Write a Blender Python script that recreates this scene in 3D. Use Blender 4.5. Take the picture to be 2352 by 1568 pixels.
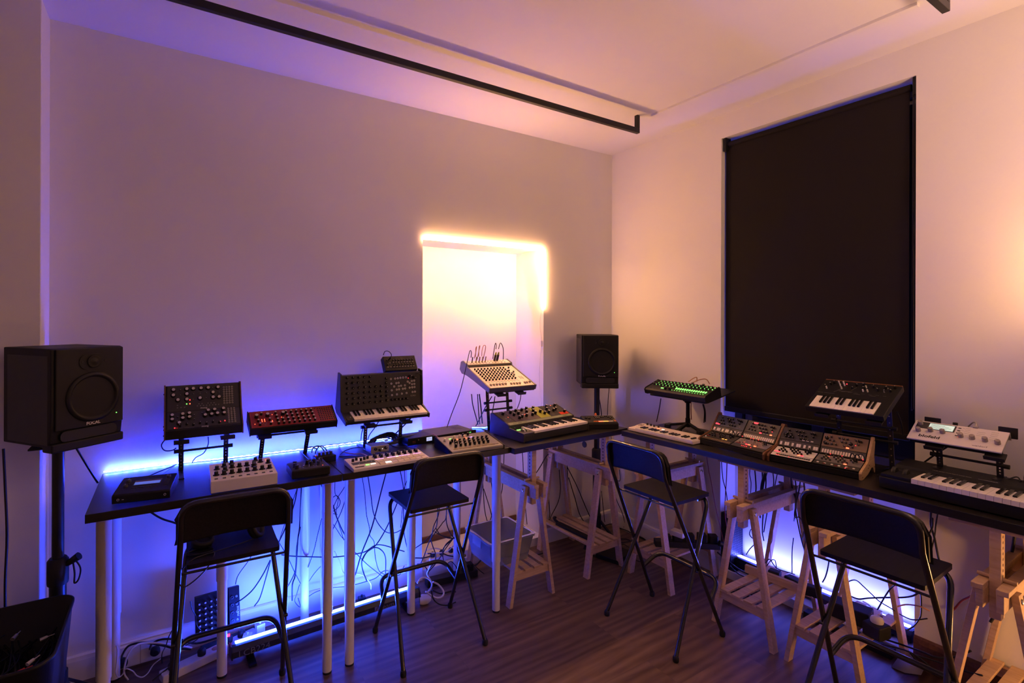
import bpy, bmesh, math, random
from mathutils import Matrix, Vector
PI = math.pi
random.seed(11)
for o in list(bpy.data.objects): bpy.data.objects.remove(o)
SC = bpy.context.scene
COL = SC.collection

# ------------------------------------------------------------ camera, world, exposure
cam_d = bpy.data.cameras.new('camera'); cam = bpy.data.objects.new('camera', cam_d); COL.objects.link(cam)
cam_d.sensor_width = 36; cam_d.lens = 36*1152.55/2352
cam_d.shift_x = (1176-1092.99)/2352; cam_d.shift_y = (733.1-784)/2352
cam_d.clip_start = .05
cam.matrix_world = Matrix.Translation((0, 0, 1.7401)) @ Matrix.Rotation(math.radians(58.5632-90), 4, 'Z') @ Matrix.Rotation(PI/2, 4, 'X') @ Matrix.Rotation(math.radians(.1783), 4, 'Z')
SC.camera = cam
W = bpy.data.worlds.new('world'); SC.world = W; W.use_nodes = True
W.node_tree.nodes['Background'].inputs[0].default_value = (.004, .005, .01, 1)
W.node_tree.nodes['Background'].inputs[1].default_value = 1
SC.view_settings.view_transform = 'Standard'; SC.view_settings.look = 'None'
SC.view_settings.gamma = 1; SC.view_settings.use_curve_mapping = False
SC.view_settings.exposure = 0

WARM = (1, .47, .20); WARM2 = (1, .46, .19)
def lamp(name, kind, loc, col, power, size=.1, rot=(0, 0, 0), size_y=None, spread=None, label=None):
    d = bpy.data.lights.new(name, kind); d.color = col; d.energy = power
    if kind == 'AREA':
        d.size = size
        if size_y: d.shape = 'RECTANGLE'; d.size_y = size_y
        if spread: d.spread = spread
    else: d.shadow_soft_size = size
    o = bpy.data.objects.new(name, d); COL.objects.link(o); o.location = loc; o.rotation_euler = rot
    return o
# strengths of the luminous strips (used where the strips are built)
L_NICHE, L_STRIP, L_BAR, L_WBAR = 240, 1250, 400, 130
# unseen fill added to brighten ceiling and walls, then the two lamps just right of the frame
lamp('warm_ceiling_fill', 'AREA', (2.3, -.35, 2.0), (1, .56, .36), 34, .3, (PI, 0, 0))
lamp('warm_lamp_by_window_wall', 'POINT', (2.93, .36, 1.98), (1, .50, .19), 12, .07)
lamp('warm_lamp_low', 'POINT', (2.93, .06, .50), (1, .46, .17), 17, .06)

# ------------------------------------------------------------ materials
MATS = {}
def mat(name, col, rough=.5, metal=0, emit=None, es=0, coat=0, trans=0, ior=1.45, alpha=1, spec=.5, fn=None):
    if name in MATS: return MATS[name]
    m = bpy.data.materials.new(name); m.use_nodes = True
    n = m.node_tree.nodes; b = n['Principled BSDF']
    b.inputs['Base Color'].default_value = (*col, 1); b.inputs['Roughness'].default_value = rough
    b.inputs['Metallic'].default_value = metal; b.inputs['Specular IOR Level'].default_value = spec
    b.inputs['Coat Weight'].default_value = coat; b.inputs['Transmission Weight'].default_value = trans
    b.inputs['IOR'].default_value = ior; b.inputs['Alpha'].default_value = alpha
    if emit: b.inputs['Emission Color'].default_value = (*emit, 1); b.inputs['Emission Strength'].default_value = es
    if fn: fn(m.node_tree, b)
    MATS[name] = m
    return m
def _noise(nt, scale, detail=3, vec=None, dist=0):
    t = nt.nodes.new('ShaderNodeTexNoise'); t.inputs['Scale'].default_value = scale; t.inputs['Detail'].default_value = detail
    t.inputs['Distortion'].default_value = dist
    if vec: nt.links.new(vec, t.inputs['Vector'])
    return t
def _bump(nt, b, h, dist, st=.3):
    u = nt.nodes.new('ShaderNodeBump'); u.inputs['Distance'].default_value = dist; u.inputs['Strength'].default_value = st
    nt.links.new(h, u.inputs['Height']); nt.links.new(u.outputs[0], b.inputs['Normal'])
def _ramp(nt, f, stops):
    r = nt.nodes.new('ShaderNodeValToRGB'); e = r.color_ramp.elements
    while len(e) < len(stops): e.new(.5)
    for k, (p, c) in zip(e, stops): k.position = p; k.color = (*c, 1)
    nt.links.new(f, r.inputs[0]); return r
def _obj(nt, sc=(1, 1, 1), rot=(0, 0, 0)):
    c = nt.nodes.new('ShaderNodeTexCoord'); m = nt.nodes.new('ShaderNodeMapping')
    m.inputs['Scale'].default_value = sc; m.inputs['Rotation'].default_value = rot
    nt.links.new(c.outputs['Object'], m.inputs[0]); return m.outputs[0]
def f_plaster(nt, b):
    v = _obj(nt); t = _noise(nt, 1.3, 4, v); r = _ramp(nt, t.outputs[0], [(.3, (.755, .745, .73)), (.7, (.79, .78, .765))])
    nt.links.new(r.outputs[0], b.inputs['Base Color'])
    _bump(nt, b, _noise(nt, 240, 2, v).outputs[0], .0006, .35)
def f_floor(nt, b):
    v = _obj(nt)
    k = nt.nodes.new('ShaderNodeTexBrick'); nt.links.new(v, k.inputs[0])
    k.inputs['Scale'].default_value = 1; k.inputs['Brick Width'].default_value = 1.28; k.inputs['Row Height'].default_value = .192
    k.inputs['Mortar Size'].default_value = .0012; k.inputs['Mortar Smooth'].default_value = .2; k.offset = .37
    k.inputs['Color1'].default_value = (.15, .15, .15, 1); k.inputs['Color2'].default_value = (.85, .85, .85, 1); k.inputs['Mortar'].default_value = (0, 0, 0, 1)
    # every plank gets its own stretch of grain
    ad = nt.nodes.new('ShaderNodeVectorMath'); ad.operation = 'MULTIPLY_ADD'; nt.links.new(k.outputs[0], ad.inputs[0])
    ad.inputs[1].default_value = (9, 3, 0); nt.links.new(_obj(nt, (1.6, 13, 1)), ad.inputs[2])
    g = _noise(nt, 1.1, 7, ad.outputs[0], 1.6)
    w = nt.nodes.new('ShaderNodeTexWave'); w.bands_direction = 'Y'; w.inputs['Scale'].default_value = .45; w.inputs['Distortion'].default_value = 9
    w.inputs['Detail'].default_value = 3; w.inputs['Detail Scale'].default_value = .7; nt.links.new(ad.outputs[0], w.inputs[0])
    mx = nt.nodes.new('ShaderNodeMix'); mx.data_type = 'FLOAT'; mx.inputs[0].default_value = .25
    nt.links.new(g.outputs[0], mx.inputs[2]); nt.links.new(w.outputs[1], mx.inputs[3])
    r = _ramp(nt, mx.outputs[0], [(.25, (.095, .052, .034)), (.5, (.165, .098, .064)), (.78, (.245, .155, .104))])
    mu = nt.nodes.new('ShaderNodeMix'); mu.data_type = 'RGBA'; mu.blend_type = 'MULTIPLY'; mu.inputs[0].default_value = .35
    nt.links.new(r.outputs[0], mu.inputs[6]); nt.links.new(k.outputs[0], mu.inputs[7])
    nt.links.new(mu.outputs[2], b.inputs['Base Color'])
    _bump(nt, b, mx.outputs[0], .0006, .3)
def f_grain(c0, c1, sc=(3, 40, 40), bump=.0004):
    def f(nt, b):
        v = _obj(nt, sc); t = _noise(nt, 1.6, 6, v, .8); r = _ramp(nt, t.outputs[0], [(.3, c0), (.7, c1)])
        nt.links.new(r.outputs[0], b.inputs['Base Color']); _bump(nt, b, t.outputs[0], bump, .4)
    return f
def f_fabric(nt, b):
    _bump(nt, b, _noise(nt, 900, 2, _obj(nt)).outputs[0], .0004, .5)
def f_fine(nt, b):
    _bump(nt, b, _noise(nt, 500, 2, _obj(nt)).outputs[0], .0002, .35)
M = dict(
 wall=mat('wall_paint', (.7, .69, .66), .75, fn=f_plaster),
 ceil=mat('ceiling_paint', (.72, .71, .69), .8, fn=f_plaster),
 floor=mat('laminate_floor', (.16, .1, .06), .38, fn=f_floor),
 skirt=mat('white_skirting_paint', (.72, .71, .69), .35),
 brown=mat('brown_skirting', (.12, .05, .03), .45, fn=f_grain((.09, .038, .024), (.16, .075, .045), (2, 30, 30))),
 rail=mat('black_rail_metal', (.012, .011, .011), .4, spec=.4),
 blind=mat('blackout_blind_fabric', (.012, .009, .008), .8, spec=.2, fn=f_fabric),
 glass=mat('window_glass', (.02, .025, .035), .04, coat=.4),
 frame=mat('window_frame_grey', (.035, .036, .04), .4),
 table=mat('black_brown_tabletop', (.012, .011, .011), .34, fn=f_grain((.009, .008, .008), (.017, .015, .014), (2, 60, 60), .0003)),
 tleg=mat('white_table_leg', (.72, .70, .68), .32),
 pine=mat('raw_pine', (.6, .42, .25), .55, fn=f_grain((.50, .33, .19), (.64, .46, .29), (6, 50, 50))),
 tube=mat('black_lacquered_tube', (.012, .012, .013), .26, coat=.4),
 seat=mat('black_stained_wood', (.010, .009, .010), .5, spec=.25, fn=f_grain((.006, .005, .006), (.013, .011, .012), (60, 3, 60), .0006)),
 blk=mat('black_plastic', (.008, .008, .009), .5, spec=.3, fn=f_fine),
 blk2=mat('dark_charcoal_plastic', (.028, .027, .027), .5, fn=f_fine),
 sat=mat('satin_black_metal', (.02, .02, .021), .35, metal=.3),
 cone=mat('woofer_cone', (.008, .0075, .007), .5, spec=.3),
 rubber=mat('black_rubber', (.008, .008, .008), .6),
 white=mat('white_plastic', (.70, .67, .64), .38),
 cream=mat('cream_white_metal', (.74, .66, .56), .35),
 wkey=mat('white_key_plastic', (.80, .77, .72), .22),
 bkey=mat('black_key_plastic', (.008, .008, .008), .25),
 grey=mat('mid_grey_panel', (.16, .155, .15), .4, metal=.2),
 dgrey=mat('dark_grey_panel', (.05, .048, .045), .42),
 silver=mat('brushed_silver', (.42, .40, .38), .35, metal=.7),
 chrome=mat('chrome', (.75, .75, .75), .15, metal=1),
 steel=mat('dark_steel', (.05, .05, .055), .35, metal=.6),
 knobtop=mat('silver_knob_cap', (.55, .52, .50), .35, metal=.3),
 clearknob=mat('smoked_knob', (.30, .26, .24), .25),
 red=mat('red_panel', (.20, .012, .014), .42),
 redp=mat('bright_red_plastic', (.6, .05, .02), .4),
 orange=mat('orange_plastic', (.75, .16, .03), .35),
 lime=mat('lime_panel', (.36, .40, .05), .45),
 sage=mat('sage_panel', (.22, .26, .17), .45),
 olive=mat('olive_panel', (.14, .125, .055), .45),
 taupe=mat('taupe_panel', (.17, .13, .10), .45),
 bronze=mat('bronze_panel', (.23, .16, .10), .4, metal=.3),
 blueg=mat('slate_panel', (.06, .075, .10), .45),
 walnut=mat('walnut_end_panel', (.12, .05, .02), .5, fn=f_grain((.09, .035, .015), (.17, .075, .03), (60, 8, 60))),
 ply=mat('light_plywood', (.5, .33, .17), .55, fn=f_grain((.42, .27, .13), (.55, .37, .2), (60, 8, 60))),
 print=mat('white_print', (.62, .60, .58), .5),
 printd=mat('dark_print', (.02, .02, .02), .5),
 printg=mat('grey_print', (.16, .15, .15), .5),
 tan=mat('tan_cable_jacket', (.45, .22, .12), .45),
 cblk=mat('black_cable_jacket', (.008, .008, .009), .42),
 cwht=mat('white_cable_jacket', (.70, .67, .66), .4),
 cred=mat('dark_red_cable_jacket', (.18, .02, .02), .45),
 clear=mat('clear_storage_plastic', (.86, .87, .90), .22, trans=.85, ior=1.25, alpha=1),
 foil=mat('frosted_bag_plastic', (.75, .75, .78), .35, trans=.5, ior=1.2),
 e_warm=mat('warm_led_strip', (1, .8, .6), .5, emit=(1, .47, .20), es=L_NICHE),
 e_strip=mat('blue_led_strip', (.4, .5, 1), .5, emit=(.010, .028, 1), es=L_STRIP),
 e_strip2=mat('blue_led_strip_ends', (.4, .5, 1), .5, emit=(.03, .12, 1), es=60),
 e_dot=mat('blue_led_dot', (.4, .5, 1), .5, emit=(.55, .75, 1.6), es=14),
 e_bar=mat('blue_led_bar_lens', (.4, .5, 1), .5, emit=(.022, .062, 1.0), es=L_BAR),
 e_bar2=mat('blue_led_bar_lens_window', (.4, .5, 1), .5, emit=(.085, .10, 1.0), es=L_WBAR),
 e_bulb=mat('warm_bulb_glass', (1, .8, .6), .4, emit=WARM2, es=30),
 led_r=mat('red_led', (.8, .05, .05), .4, emit=(1, .02, .03), es=5),
 led_ro=mat('orange_red_led', (.8, .1, .05), .4, emit=(1, .10, .04), es=5),
 led_g=mat('green_led', (.2, .8, .2), .4, emit=(.18, 1, .12), es=3),
 led_p=mat('violet_led', (.6, .3, .9), .4, emit=(.62, .30, 1), es=1.7),
 led_pk=mat('pink_led', (.9, .5, .9), .4, emit=(.95, .45, .95), es=1.0),
 led_w=mat('white_led', (.9, .9, .9), .4, emit=(1, .92, .85), es=1.6),
 led_y=mat('amber_led', (.9, .6, .2), .4, emit=(1, .42, .08), es=1.4),
 scr_b=mat('blue_lcd', (.2, .3, .8), .3, emit=(.10, .22, 1), es=.45),
 scr_w=mat('white_lcd', (.7, .75, .9), .3, emit=(.55, .62, 1), es=1.0),
 scr_t=mat('pale_green_lcd', (.6, .8, .7), .3, emit=(.50, .72, .62), es=.75),
)

# ------------------------------------------------------------ mesh helpers
class MB:
    def __init__(s): s.v = []; s.f = []; s.mi = []; s.sm = []
    def add(s, vs, fs, mi=0, sm=False, X=None):
        n = len(s.v)
        s.v += [tuple(X @ Vector(p)) for p in vs] if X else [tuple(p) for p in vs]
        for f in fs: s.f.append([n+i for i in f]); s.mi.append(mi); s.sm.append(sm)
        return s
    def box(s, a, b, mi=0, X=None):
        (x0, y0, z0), (x1, y1, z1) = a, b
        vs = [(x0,y0,z0),(x1,y0,z0),(x1,y1,z0),(x0,y1,z0),(x0,y0,z1),(x1,y0,z1),(x1,y1,z1),(x0,y1,z1)]
        return s.add(vs, [(0,3,2,1),(4,5,6,7),(0,1,5,4),(1,2,6,5),(2,3,7,6),(3,0,4,7)], mi, False, X)
    def cbox(s, c, d, mi=0, X=None):
        return s.box([c[i]-d[i]/2 for i in range(3)], [c[i]+d[i]/2 for i in range(3)], mi, X)
    def beam(s, p, q, w, h, up=(0, 0, 1), mi=0):
        p, q = Vector(p), Vector(q); d = (q-p); L = d.length; d.normalize(); u = Vector(up)
        sx = d.cross(u).normalized(); u = sx.cross(d)
        X = Matrix.Translation(p) @ Matrix((sx, u, -d)).transposed().to_4x4()
        return s.box((-w/2, -h/2, -L), (w/2, h/2, 0), mi, X)
    def prism(s, prof, x0, x1, mi=0, X=None):          # profile (y,z) swept along x
        n = len(prof); vs = [(x0, y, z) for y, z in prof]+[(x1, y, z) for y, z in prof]
        fs = [tuple(range(n)), tuple(range(2*n-1, n-1, -1))]+[(i, i+n, (i+1) % n+n, (i+1) % n) for i in range(n)]
        return s.add(vs, fs, mi, False, X)
    def plate(s, out, z0, z1, mi=0, X=None, sm=False):  # outline (x,y) extruded in z
        n = len(out); vs = [(x, y, z0) for x, y in out]+[(x, y, z1) for x, y in out]
        s.add(vs, [tuple(range(n-1, -1, -1)), tuple(range(n, 2*n))], mi, False, X)
        return s.add(vs, [(i, (i+1) % n, (i+1) % n+n, i+n) for i in range(n)], mi, sm, X)
    def lathe(s, prof, n=20, mi=0, X=None, sm=True, cap=True):
        vs = []; fs = []
        for r, z in prof: vs += [(r*math.cos(2*PI*k/n), r*math.sin(2*PI*k/n), z) for k in range(n)]
        for i in range(len(prof)-1):
            for k in range(n): a = i*n+k; b = i*n+(k+1) % n; fs.append((a, b, b+n, a+n))
        s.add(vs, fs, mi, sm, X)
        if cap:
            for i, rev in ((0, True), (len(prof)-1, False)):
                if prof[i][0] > 1e-5:
                    f = list(range(n)); 
                    if rev: f.reverse()
                    s.add(vs[i*n:(i+1)*n], [tuple(f)], mi, False, X)
        return s
    def cyl(s, p, q, r, r2=None, n=14, mi=0):
        p, q = Vector(p), Vector(q); d = q-p
        X = Matrix.Translation(p) @ d.to_track_quat('Z', 'Y').to_matrix().to_4x4()
        return s.lathe([(r, 0), (r if r2 is None else r2, d.length)], n, mi, X)
    def tube(s, pts, r, n=8, mi=0, closed=False):
        pts = [Vector(p) for p in pts]; N = len(pts); T = []
        for i in range(N):
            a = pts[(i-1) % N] if closed or i > 0 else pts[0]; b = pts[(i+1) % N] if closed or i < N-1 else pts[-1]
            T.append((b-a).normalized() if (b-a).length > 1e-9 else Vector((0, 0, 1)))
        u = T[0].orthogonal().normalized(); vs = []; fs = []
        for i in range(N):
            u = (u - T[i]*u.dot(T[i])); u = u.normalized() if u.length > 1e-6 else T[i].orthogonal().normalized()
            w = T[i].cross(u)
            for k in range(n):
                t = 2*PI*k/n; vs.append(pts[i]+u*(r*math.cos(t))+w*(r*math.sin(t)))
        for i in range(N if closed else N-1):
            j = (i+1) % N
            for k in range(n): fs.append((i*n+k, i*n+(k+1) % n, j*n+(k+1) % n, j*n+k))
        s.add(vs, fs, mi, True)
        if not closed:
            s.add(vs[:n], [tuple(range(n-1, -1, -1))], mi); s.add(vs[-n:], [tuple(range(n))], mi)
        return s
    def mesh(s, name, mats):
        me = bpy.data.meshes.new(name); me.from_pydata(s.v, [], s.f)
        for m in (mats if isinstance(mats, (list, tuple)) else [mats]): me.materials.append(M[m] if isinstance(m, str) else m)
        me.polygons.foreach_set('material_index', s.mi); me.polygons.foreach_set('use_smooth', s.sm)
        b = bmesh.new(); b.from_mesh(me); bmesh.ops.recalc_face_normals(b, faces=b.faces); b.to_mesh(me); b.free()
        me.update(); return me
def link(name, me, parent=None, X=None, bev=0, seg=2):
    o = bpy.data.objects.new(name, me); COL.objects.link(o)
    if parent is not None: o.parent = parent
    if X is not None: o.matrix_basis = X
    if bev:
        m = o.modifiers.new('bevel', 'BEVEL'); m.width = bev; m.segments = seg; m.limit_method = 'ANGLE'; m.angle_limit = .6
        m.harden_normals = False
    return o
def part(name, mb, mats, parent=None, X=None, bev=0, label=None, seg=2):
    o = link(name, mb.mesh(name, mats), parent, X, bev, seg)
    if label: o['label'] = label
    return o
def tag(o, label, cat, group=None, kind=None):
    if label: o['label'] = label
    if cat: o['category'] = cat
    if group: o['group'] = group
    if kind: o['kind'] = kind
    return o
def struct(name, mb, mats, parent=None, bev=0, label=None):
    o = part(name, mb, mats, parent, None, bev)
    if parent is None: o['kind'] = 'structure'
    if label: o['label'] = label
    return o
def thing(name, label, cat, loc=(0, 0, 0), rz=0, tilt=0, group=None):
    o = bpy.data.objects.new(name, None); COL.objects.link(o); o.empty_display_size = .05
    o.matrix_basis = Matrix.Translation(loc) @ Matrix.Rotation(rz, 4, 'Z') @ Matrix.Rotation(tilt, 4, 'X')
    return tag(o, label, cat, group)
def one(name, mb, mats, label, cat, group=None, bev=0, loc=None, rz=0):
    X = None if loc is None else Matrix.Translation(loc) @ Matrix.Rotation(rz, 4, 'Z')
    return tag(part(name, mb, mats, None, X, bev), label, cat, group)
def copy_tree(o, parent=None):
    c = o.copy(); COL.objects.link(c)
    if parent is not None: c.parent = parent
    for ch in KIDS(o): copy_tree(ch, c)
    return c
def KIDS(o): return [x for x in COL.objects if x.parent == o]
def fillet(pts, r, k=6):
    pts = [Vector(p) for p in pts]; out = [pts[0]]
    for i in range(1, len(pts)-1):
        a, b, c = pts[i-1], pts[i], pts[i+1]; d1 = (a-b); d2 = (c-b); q = min(r, d1.length*.49, d2.length*.49)
        p0 = b+d1.normalized()*q; p1 = b+d2.normalized()*q
        for j in range(k+1):
            t = j/k; out.append(p0*(1-t)**2+b*2*t*(1-t)+p1*t*t)
    return out+[pts[-1]]
def spline(pts, k=7):
    P = [Vector(p) for p in pts]; 
    if len(P) < 3: return P
    P = [P[0]*2-P[1]]+P+[P[-1]*2-P[-2]]; out = []
    for i in range(1, len(P)-2):
        a, b, c, d = P[i-1:i+3]
        for j in range(k):
            t = j/k; out.append(.5*((2*b)+(c-a)*t+(2*a-5*b+4*c-d)*t*t+(3*b-a-3*c+d)*t**3))
    return out+[P[-2]]
def rrect(w, h, r, k=5, cx=0, cy=0):
    out = []
    for sx, sy, a0 in ((1, 1, 0), (-1, 1, 90), (-1, -1, 180), (1, -1, 270)):
        for j in range(k+1):
            a = math.radians(a0+90*j/k); out.append((cx+sx*(w/2-r)+r*math.cos(a), cy+sy*(h/2-r)+r*math.sin(a)))
    return out
_MC = {}
def cached(key, fn):
    if key not in _MC: _MC[key] = fn()
    return _MC[key]
def knob_mesh(r, h, side='blk', top=None, skirt=0, n=14):
    def f():
        m = MB()
        if skirt: m.lathe([(r+skirt, 0), (r+skirt, h*.12), (r, h*.2)], n)
        m.lathe([(r, 0), (r*.96, h*.93), (r*.86, h)], n)
        if top: m.lathe([(r*.82, h), (r*.80, h+.0007)], n, 1)
        m.box((-.0006, 0, h), (.0006, r*.9, h+.0011), 1 if top else 2)
        return m.mesh('knob', [side, top or side, 'print'])
    return cached(('k', r, h, side, top, skirt, n), f)
def jack_mesh(r=.0034, m1='silver'):
    def f():
        m = MB(); m.lathe([(r, 0), (r, .0022), (r*.62, .0022), (r*.55, .0005)], 10, 0, cap=False)
        m.lathe([(r*.55, .0006), (0, .0006)], 10, 1, cap=False)
        return m.mesh('jack', [m1, 'rubber'])
    return cached(('j', r, m1), f)
def btn_mesh(w, d, h, m1):
    return cached(('b', w, d, h, m1), lambda: MB().box((-w/2, -d/2, 0), (w/2, d/2, h)).mesh('button', [m1]))
def led_mesh(r, m1): return cached(('l', r, m1), lambda: MB().lathe([(r, 0), (r*.9, r*.6), (r*.4, r)], 8).mesh('led', [m1]))
def panelX(o, u, n):
    """frame of a panel: origin, in-plane up direction (local y-z), normal"""
    u = Vector(u).normalized(); n = Vector(n).normalized(); x = u.cross(n)
    return Matrix.Translation(o) @ Matrix((x, u, n)).transposed().to_4x4()
def put(parent, name, me, F, u, v, w=0, rot=0, label=None):
    X = F @ Matrix.Translation((u, v, w))
    if rot: X = X @ Matrix.Rotation(rot, 4, 'Z')
    o = link(name, me, parent, X)
    if label: o['label'] = label
    return o
def text_mesh(s, size, m1, ex=.0003, bold=0, sx=1):
    def f():
        c = bpy.data.curves.new('lettering', 'FONT'); c.body = s; c.size = size; c.extrude = ex; c.align_x = 'CENTER'; c.align_y = 'CENTER'
        c.offset = bold; c.resolution_u = 3
        o = bpy.data.objects.new('lettering', c); me = bpy.data.meshes.new_from_object(o)
        bpy.data.objects.remove(o); bpy.data.curves.remove(c)
        if sx != 1:
            for v in me.vertices: v.co.x *= sx
        me.materials.clear(); me.materials.append(M[m1]); me.name = 'lettering'; return me
    return cached(('t', s, size, m1, ex, bold, sx), f)
_BW = [1, 1, 0, 1, 1, 1, 0]                    # a black key after white key c d e f g a b
def keys(root, F, w, n, start=0, L=.09, th=.014, bl=None, gap=.0007, blift=.006):
    """n white keys from u=0..w; v=0 is the front edge of the keys"""
    p = w/n; bl = bl or L*.62
    wm = cached(('wk', p, L, th), lambda: MB().box((gap/2, 0, -th), (p-gap/2, L, 0)).mesh('white_key', ['wkey']))
    bm = cached(('bk', p, L, bl), lambda: MB().prism([(L-bl, -.002), (L-bl+.003, blift), (L, blift+.001), (L, -.002)], -p*.27, p*.27).mesh('black_key', ['bkey']))
    for i in range(n): put(root, 'white_key', wm, F, i*p, 0)
    for i in range(n-1):
        if _BW[(start+i) % 7]: put(root, 'black_key', bm, F, (i+1)*p, 0)
# ------------------------------------------------------------ the room
YL, XR, ZC = 3.052, 3.224, 3.142
XW, YS = -2.7, -2.6                         # unseen far sides
NX0, NX1, NZ, ND = 1.447, 2.482, 2.285, 3.412
WY0, WY1, WZ, WD = 1.007, 2.057, 2.983, 3.396
struct('floor', MB().box((XW, YS, -.06), (3.5, 3.5, 0)), 'floor')
struct('ceiling', MB().box((XW, YS, ZC), (3.5, 3.5, ZC+.08)), 'ceil')
m = MB()
m.box((-.48, YL, 0), (NX0, 3.5, ZC)); m.box((NX1, YL, 0), (3.5, 3.5, ZC)); m.box((NX0, YL, NZ), (NX1, 3.5, ZC)); m.box((NX0, ND, 0), (NX1, 3.5, NZ))
struct('wall_left', m, 'wall')
struct('trim_1', MB().box((XW, 2.872, 0), (-.48, 3.5, ZC)), 'wall', bev=.004)
m = MB()
m.box((XR, YS, 0), (3.5, WY0, ZC)); m.box((XR, WY1, 0), (3.5, YL, ZC)); m.box((XR, WY0, WZ), (3.5, WY1, ZC)); m.box((WD, WY0, 0), (3.5, WY1, .93))
struct('wall_right', m, 'wall')
struct('wall_back', MB().box((XW-.1, YS-.1, 0), (3.5, YS, ZC)), 'wall')
struct('wall_side', MB().box((XW-.1, YS, 0), (XW, 3.5, ZC)), 'wall')
# thin shadow gap under the ceiling and the niche floor
struct('trim_2', MB().box((NX0, YL-.004, 0), (NX1, ND, .062)), 'skirt', bev=.003)
struct('baseboard_niche', MB().box((NX0, ND-.014, .062), (NX1, ND, .108)), 'brown', bev=.003)
sk = [(0, 0), (.014, 0), (.014, .10), (.010, .118), (.004, .126), (0, .126)]
m = MB(); R90 = Matrix.Rotation(0, 4, 'Z')
m.prism([(YL-a, b) for a, b in sk], -.48, NX0); m.prism([(YL-a, b) for a, b in sk], NX1, XR)
struct('baseboard_left', m, 'skirt')
Xr = Matrix.Rotation(PI/2, 4, 'Z')
m = MB(); m.prism([(-XR+a, b) for a, b in sk], WY1, YL, 0, Xr)
struct('baseboard_right_white', m, 'skirt')
m = MB(); m.prism([(-XR+a*1.1, b*1.22) for a, b in sk], YS, WY0, 0, Xr)
struct('baseboard_right', m, 'brown')
m = MB(); m.prism([(2.872-a, b) for a, b in sk], XW, -.48)
struct('baseboard_step', m, 'skirt')
# window in its recess
struct('trim_3', MB().box((XR-.004, WY0, 0), (WD, WY1, .055)), 'skirt', bev=.003)
w = thing('window_1', 'dark glazed window behind the black roller blind', None, (WD, WY0, .93)); w['kind'] = 'structure'
H = WZ-.93; WW = WY1-WY0
m = MB()
for a, b in (((-.004, 0, 0), (.05, .05, H)), ((-.004, WW-.05, 0), (.05, WW, H)), ((-.004, 0, 0), (.05, WW, .05)), ((-.004, 0, H-.05), (.05, WW, H)), ((0, WW/2-.035, 0), (.05, WW/2+.035, H))): m.box(a, b)
part('window_frame', m, 'frame', w, bev=.003)
part('window_glass', MB().box((.02, .03, .03), (.03, WW-.03, H-.03)), 'glass', w)
# roller blind
bl = thing('roller_blind', 'tall black roller blind pulled down over the window, blue light leaking round it', 'blind', (3.262, WY0, 2.94))
part('fabric', MB().box((-.0012, .038, -1.79), (.0012, 1.038, .0)), 'blind', bl)
m = MB().cyl((0, .03, .0), (0, 1.03, .0), .018, n=16); part('roller', m, 'blind', bl)
part('bottom_bar', MB().plate(rrect(.014, .028, .005), .03, 1.045, 0, Matrix.Rotation(PI/2, 4, 'X') @ Matrix.Rotation(PI, 4, 'Z') @ Matrix.Translation((0, 1.80, -1.075)) ), 'blk', bl) if False else part('bottom_bar', MB().box((-.008, .034, -1.822), (.008, 1.042, -1.788)), 'blk', bl, bev=.004)
for y in (.012, 1.032): part('bracket', MB().box((-.03, y-.01, -.05), (.03, y+.006, .043)), 'blk', bl, bev=.003)
part('pull_chain', MB().tube([(-.02, .012, -.02), (-.02, .012, -1.65), (-.02, .02, -1.66), (-.012, .02, -.02)], .0016, 6), 'blk2', bl)

# ceiling rails (black frame tubes) and white surface profile
def railing(name, y, label, x0=-1.6):
    r = thing(name, label, 'ceiling rail', (2.752, y, 3.02))
    m = MB(); m.box((x0-2.752, -.013, 0), (.0, .013, .034)); part('rail_tube', m, 'rail', r, bev=.002)
    m = MB(); m.box((-.026, -.013, .034), (0, .013, .122)); part('drop_post', m, 'rail', r, bev=.002)
    m = MB(); m.box((x0-2.752, -.013, .034), (x0-2.726, .013, .122)); part('drop_post', m, 'rail', r, bev=.002)
railing('ceiling_rail', 2.365, 'long black square rail hung below the ceiling along the left wall')
railing('ceiling_rail', .762, 'black square rail end just inside the top right corner of the view')
m = MB().box((2.80, .872, 3.127), (2.83, 2.30, ZC+.001)); one('ceiling_profile', m, 'ceil', 'thin white straight profile fixed to the ceiling parallel to the window wall', 'ceiling profile', bev=.002)

# warm LED strips in the niche
m = MB().box((NX0+.004, YL-.009, NZ-.010), (NX1-.004, YL+.003, NZ-.001)); s = one('warm_led_strip', m, 'e_warm', 'warm white LED strip glowing along the top edge of the niche', 'led strip')
m = MB().box((NX1-.010, YL-.009, 1.83), (NX1-.001, YL+.003, NZ-.012)); s = one('warm_led_strip', m, 'e_warm', 'warm white LED strip running down the right edge of the niche', 'led strip')
m = MB().tube(spline([(NX1-.006, YL+.02, 1.83), (NX1-.012, YL+.03, 1.7), (NX1-.006, YL+.02, 1.56), (NX1-.016, YL+.03, 1.3), (NX1-.008, YL+.01, 1.05)]), .0016, 6)
m.box((NX1-.012, YL+.012, 1.53), (NX1-.002, YL+.03, 1.575)); one('strip_cable', m, 'cwht', 'thin white lead hanging from the vertical LED strip in the niche', 'cable')

# lamps that stand just right of the frame
l = thing('floor_lamp', 'brass-coloured floor lamp with round glass shade just right of the view by the window wall', 'lamp', (2.93, .36, 0))
part('lamp_base', MB().lathe([(.13, 0), (.13, .015), (.02, .03)], 24), 'sat', l)
part('lamp_pole', MB().cyl((0, 0, .02), (0, 0, 1.86), .011), 'sat', l)
part('lamp_dish', MB().lathe([(.03, 1.84), (.10, 1.865), (.105, 1.875), (.03, 1.87)], 24), 'sat', l)

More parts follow.
